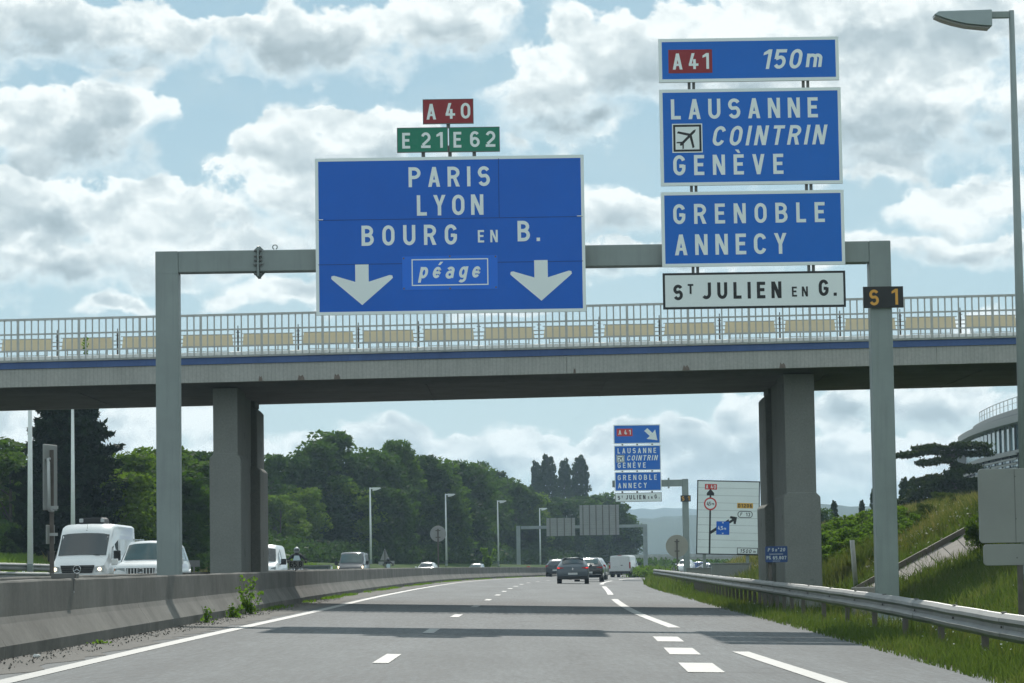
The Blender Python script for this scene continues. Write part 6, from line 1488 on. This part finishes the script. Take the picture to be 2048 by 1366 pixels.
bm = bmesh.new(); bmesh.ops.create_icosphere(bm, subdivisions=2, radius=.045)
for v in bm.verts: v.co *= .8+.4*random.random(); v.co.z *= .6
me = bpy.data.meshes.new('stone'); bm.to_mesh(me); bm.free(); o = bpy.data.objects.new('rock', me); finish(o, me, mCope, rk, False); rk.location.z += .02
# leafy stalk and flower on the bridge
q = W(171, 715, BY0+.3); t = thing('bridge_weed', (q.x, BY0+.3, 6.5+bz(q.x)), 'thin purple flowered weed growing behind the bridge railing at left', 'plant')
MB().tube([(0, 0, 0), (.03, 0, .3), (.0, 0, .58)], [.01, .008, .006], 5).build('stem', mWeed, t)
V, F_ = leaf_quads(np.array([(rs.normal()*.03, rs.normal()*.03, .05+.4*rs.rand()) for _ in range(60)]), .06); np_mesh('leaves', V, F_, mWeed, t)
V, F_ = leaf_quads(np.array([(rs.normal()*.012, rs.normal()*.012, .42+.16*rs.rand()) for _ in range(40)]), .03); np_mesh('flower_head', V, F_, mat('purple_flower', (.2, .05, .3), .7), t)
# young tree beyond the barrier between the silver car and the lamp
t = weed(975, 1105, 1140, 240, 'bright green sapling beyond the barrier right of the silver car', .8, 700, .22, 'sapling'); t['category'] = 'sapling'; t.location.z += .4

# ------------------------------------------------------------ far things
def ridge(name, D, prof, m, depth, base=-40):
    """prof: list of (photo x, photo y) of the crest"""
    xs = np.array([p[0] for p in prof], float); ys = np.array([p[1] for p in prof], float); V = []; n = 320
    for i in range(n+1):
        px_ = xs[0]+(xs[-1]-xs[0])*i/n; py_ = np.interp(px_, xs, ys)+1.6*math.sin(px_*.045)+1.0*math.sin(px_*.13+1)+.5*math.sin(px_*.41)
        c = W(px_, py_, D)
        for u in (0, .1, .25, .42, .6, .8, 1.0, 1.25):
            z = base+(c.z-base)*math.sin(PI/2*min(u, 1))+(2.2*math.sin(px_*.05+u*9)+1.2*math.sin(px_*.17-u*14))*(1-abs(1-u))*(u < 1)*u
            if u > 1: z = c.z-60
            V.append((c.x*(1-depth*(1-u)/D), D-depth*(1-u), z))
    Fc = [(i*8+j, i*8+j+1, (i+1)*8+j+1, (i+1)*8+j) for i in range(n) for j in range(7)]
    me = bpy.data.meshes.new(name); me.from_pydata(V, [], Fc); o = bpy.data.objects.new(name, me); finish(o, me, m, None, True); o['kind'] = 'structure'; return o
mHill = mat('forested_hill', (.028, .045, .022), .95, var=.35, scale=.006, spec=.05)
mHillL = mat('forested_hill_far', (.035, .05, .03), .95, var=.3, scale=.004, spec=.05)
ridge('near_hills', 2600, [(-2500, 1090), (-600, 1070), (300, 1060), (900, 1060), (1150, 1048), (1240, 1040), (1300, 1035), (1360, 1033), (1430, 1028), (1500, 1020), (1560, 1014), (1640, 1010), (1740, 1012), (1900, 1005), (2400, 1010), (4500, 1060)], mHill, 900)
ridge('far_hills', 4200, [(-2500, 1075), (-600, 1060), (300, 1040), (1100, 1024), (1240, 1018), (1310, 1016), (1370, 1018), (1430, 1021), (1500, 1022), (1700, 1015), (2100, 1000), (4500, 1040)], mHillL, 900)
# distant overpass
q = W(1350, 1110, 450); ov = thing('road_bridge', (q.x, 450, -1.0), 'distant low overpass with a grey parapet beyond the end of the guardrail', 'bridge')
MB().box(-9, 40, 0, 8, 2.2, 2.75).build('deck', mDeck, ov); MB().box(-9, 40, -.1, .2, 2.752, 3.25).build('parapet', mGalv, ov)
for x_ in (-6, 2.5, 11, 19, 28): MB().box(x_-.4, x_+.4, 1, 6, -1.5, 2.198).build('pier', mPier, ov)
hedge('far_bushes', [(W(1262, 1130, 420).x, 420), (W(1330, 1130, 430).x, 430), (W(1420, 1130, 435).x, 435), (W(1560, 1130, 440).x, 440)], 9000, 2.2, 1.5, .4, mLeafA, 'green bushes below the distant overpass')
hedge('rail_end_bushes', [(W(1285, 1130, 260).x, 262), (W(1310, 1130, 240).x, 245)], 2500, 1.0, .8, .2, mShrub, 'low bushes where the guardrail begins')
# metal shed with a blue sign
q = W(1570, 1060, 232); sh = thing('shed', (q.x, 232, 0), 'pale green metal shed with a grey pitched roof behind the diagram sign', 'building')
mShed = mat('pale_green_cladding', (.30, .40, .37), .6, var=.08); mRoofG = mat('grey_sheet_roof', (.33, .34, .34), .5, var=.1)
z0 = W(1535, 1052, 232).z; MB().box(-2.6, 1.8, 0, 6, -.8, z0).build('wall', mShed, sh)
MB().loft([[(-2.9, -.8, z0+.10), (-2.9, -.8, z0+.22), (2.0, -.8, z0+.22), (2.0, -.8, z0+.10)], [(-2.9, 3, z0+1.0), (-2.9, 3, z0+1.12), (2.0, 3, z0+1.12), (2.0, 3, z0+1.0)]], True, True).build('roof', mRoofG, sh)
MB().box(-2.62, 1.8, -.02, -.002, z0-.75, z0-.66).build('band', mAluD, sh)
for x_ in (-1.8, -.6, .6): MB().box(x_-.35, x_+.35, -.02, -.002, z0-2.2, z0-1.2).build('window', mGlass, sh)
LA = Sign('shop_sign', 236, 1533.5, 1029, 1553, 1043, 'small blue sign with pale letters above the metal shed', 'sign', None, mSignBlue2, mSignBlue2, .02)
LA.text('LA', 1537, 1543, 1036, 1030.5, mSignWhite, t=.2); LA.rect(1538, 1038, 1546, 1043, mSignWhite, 'white_field', .001)
q = LA.t.location; MB().box(-.1, .1, .06, .2, -q.z, 0).build('post', mAluD, LA.t)
# aerial mast left of the right pier
q = W(1545, 1040, 420); ms = thing('aerial_mast', (q.x, 420, H(q.x, 420)), 'thin aerial mast with red band rising beside the right pier', 'mast')
zt_ = W(1545, 932, 420).z-ms.location.z; z1_ = W(1545, 1000, 420).z-ms.location.z; z2_ = W(1545, 990, 420).z-ms.location.z
MB().cyl((0, 0, 0), (0, 0, z1_), .28, .26, 10).build('lower_mast', mGalv, ms); MB().cyl((0, 0, z1_+.01), (0, 0, z2_), .3, .3, 10).build('red_band', mSignRedB, ms); MB().cyl((0, 0, z2_+.01), (0, 0, zt_), .13, .08, 8).build('upper_mast', mGalv, ms)
for z_, L in ((zt_-1.0, .8), (zt_-1.9, 1.0), (zt_-2.7, .8)):
    MB().box(-L, .5, -.04, .04, z_, z_+.08).build('aerial_arm', mAluD, ms); MB().box(-L, -L+.08, -.04, .04, z_-.6, z_+.6).build('aerial', mAluD, ms)
MB().box(-1.0, -.6, -.1, .1, z2_+1, z2_+3).build('antenna_panel', mSignWhite, ms)
# ---- glass office building on the hill, its long side running away from us
GBX, ya, yb = 45.0, 236.0, 303.0
ob = thing('office_building', (GBX, ya, 0), 'curved glass office building with white roof and louvres at the top right of the bank', 'building')
mOffW = mat('office_white_cladding', (.27, .27, .26), .55, var=.06); mOffG = mat('office_glass', (.10, .19, .21), .08, spec=.9, var=.3, scale=.25); mOffD2 = mat('office_grey_step', (.20, .205, .20), .6, var=.06); mOffD = mat('office_dark_frame', (.03, .035, .04), .5)
def zof(py, px_=2010, D=262): return W(px_, py, D).z
zr1, zr0, zg1, zg0 = zof(838), zof(861), zof(861), zof(908)
def curve(v): return -.0016*(v-20)**2*1.0+.6
def wallstrip(nm, v0, v1, za, zb_, off, m, th=.2, dv=3.0):
    rings = []; n = max(1, int((v1-v0)/dv))
    for i in range(n+1):
        v = v0+(v1-v0)*i/n; x = -curve(v)+off
        rings.append([(x, v, za), (x, v, zb_), (x+th, v, zb_), (x+th, v, za)])
    return MB().loft(rings, True, True).build(nm, m, ob)
L_ = yb-ya
MB().box(.8, 18, 0, L_-6, 0, zr0).build('core', mOffD, ob)
wallstrip('roof_fascia', -2, L_-12, zr0+.05, zr0+.62*(zr1-zr0), -.9, mOffW, 14); wallstrip('roof_step', 0, L_-20, zr0+.63*(zr1-zr0), zr1, .2, mOffD2, 12); wallstrip('parapet', -2, L_-15, zr1+.01, zr1+.5, .5, mOffW, .4)
for k in range(24):
    v = k*2.6; x = -curve(v); MB().box(x+.01, x+.06, v+.06, v+2.54, zg0, zr0).build('glass_panel', mOffG, ob); MB().box(x-.12, x+.12, v-.05, v+.05, zg0-.1, zr0+.04).build('mullion', mOffW if k % 3 else mOffD, ob)
wallstrip('floor_slab', 0, L_, zg0-.35, zg0-.11, -.5, mOffW, 3)
zl1, zl0 = zg0-.4, zof(952)
for k in range(7): wallstrip('louvre', 12, L_-4, zl1-.42*k-.17, zl1-.42*k, -.75, mOffW, .16, 6)
for k in range(13): v = 12+k*3.9; MB().box(-curve(v)-.55, -curve(v)-.4, v, v+.15, zl1-3.1, zl1).build('louvre_post', mOffD, ob)
for k in range(24):
    v = k*2.6; x = -curve(v); MB().box(x+.35, x+.4, v+.1, v+2.5, zl0-4.2, zl1-.2).build('glass_panel', mOffG, ob)
wallstrip('ground_band', 0, L_, zl0-.5, zl0-.1, -.5, mOffW, .6)
for k in range(3): wallstrip('louvre', 12, L_-8, zl0-.95-.35*k, zl0-.8-.35*k, -.6, mOffW, .12, 6)
for k in range(20): v = -1+k*2.4; x = -curve(v)+.7; MB().box(x-.03, x+.03, v, v+.06, zr1+.5, zr1+1.6).build('roof_rail_post', mGalv, ob)
wallstrip('roof_rail', -1, 45, zr1+1.56, zr1+1.62, .68, mGalv, .05); wallstrip('roof_rail', -1, 45, zr1+1.1, zr1+1.13, .68, mGalv, .04)
MB().box(2.5, 9, 2, 22, zr1+.01, zr1+1.4).build('roof_cabin', mOffW, ob, bevel=.3)
# ------------------------------------------------------------ air
hz_ = MB().box(-4000, 4000, -60, 4900, -62, 104).build('haze', None); hz_['kind'] = 'stuff'; hz_['label'] = 'pale summer haze in the air over the valley'; hz_['category'] = 'haze'
HM = bpy.data.materials.new('haze_air'); HM.use_nodes = True; HM.node_tree.nodes.clear()
pv = HM.node_tree.nodes.new('ShaderNodeVolumePrincipled'); pv.inputs['Color'].default_value = (.60, .80, 1.0, 1); pv.inputs['Density'].default_value = .00020; pv.inputs['Anisotropy'].default_value = .3
ho = HM.node_tree.nodes.new('ShaderNodeOutputMaterial'); HM.node_tree.links.new(pv.outputs[0], ho.inputs['Volume'])
hz_.data.materials.append(HM)
for k, t in protos.items():
    if not used[k]:
        for ch in list(t.children): bpy.data.objects.remove(ch)
        bpy.data.objects.remove(t)
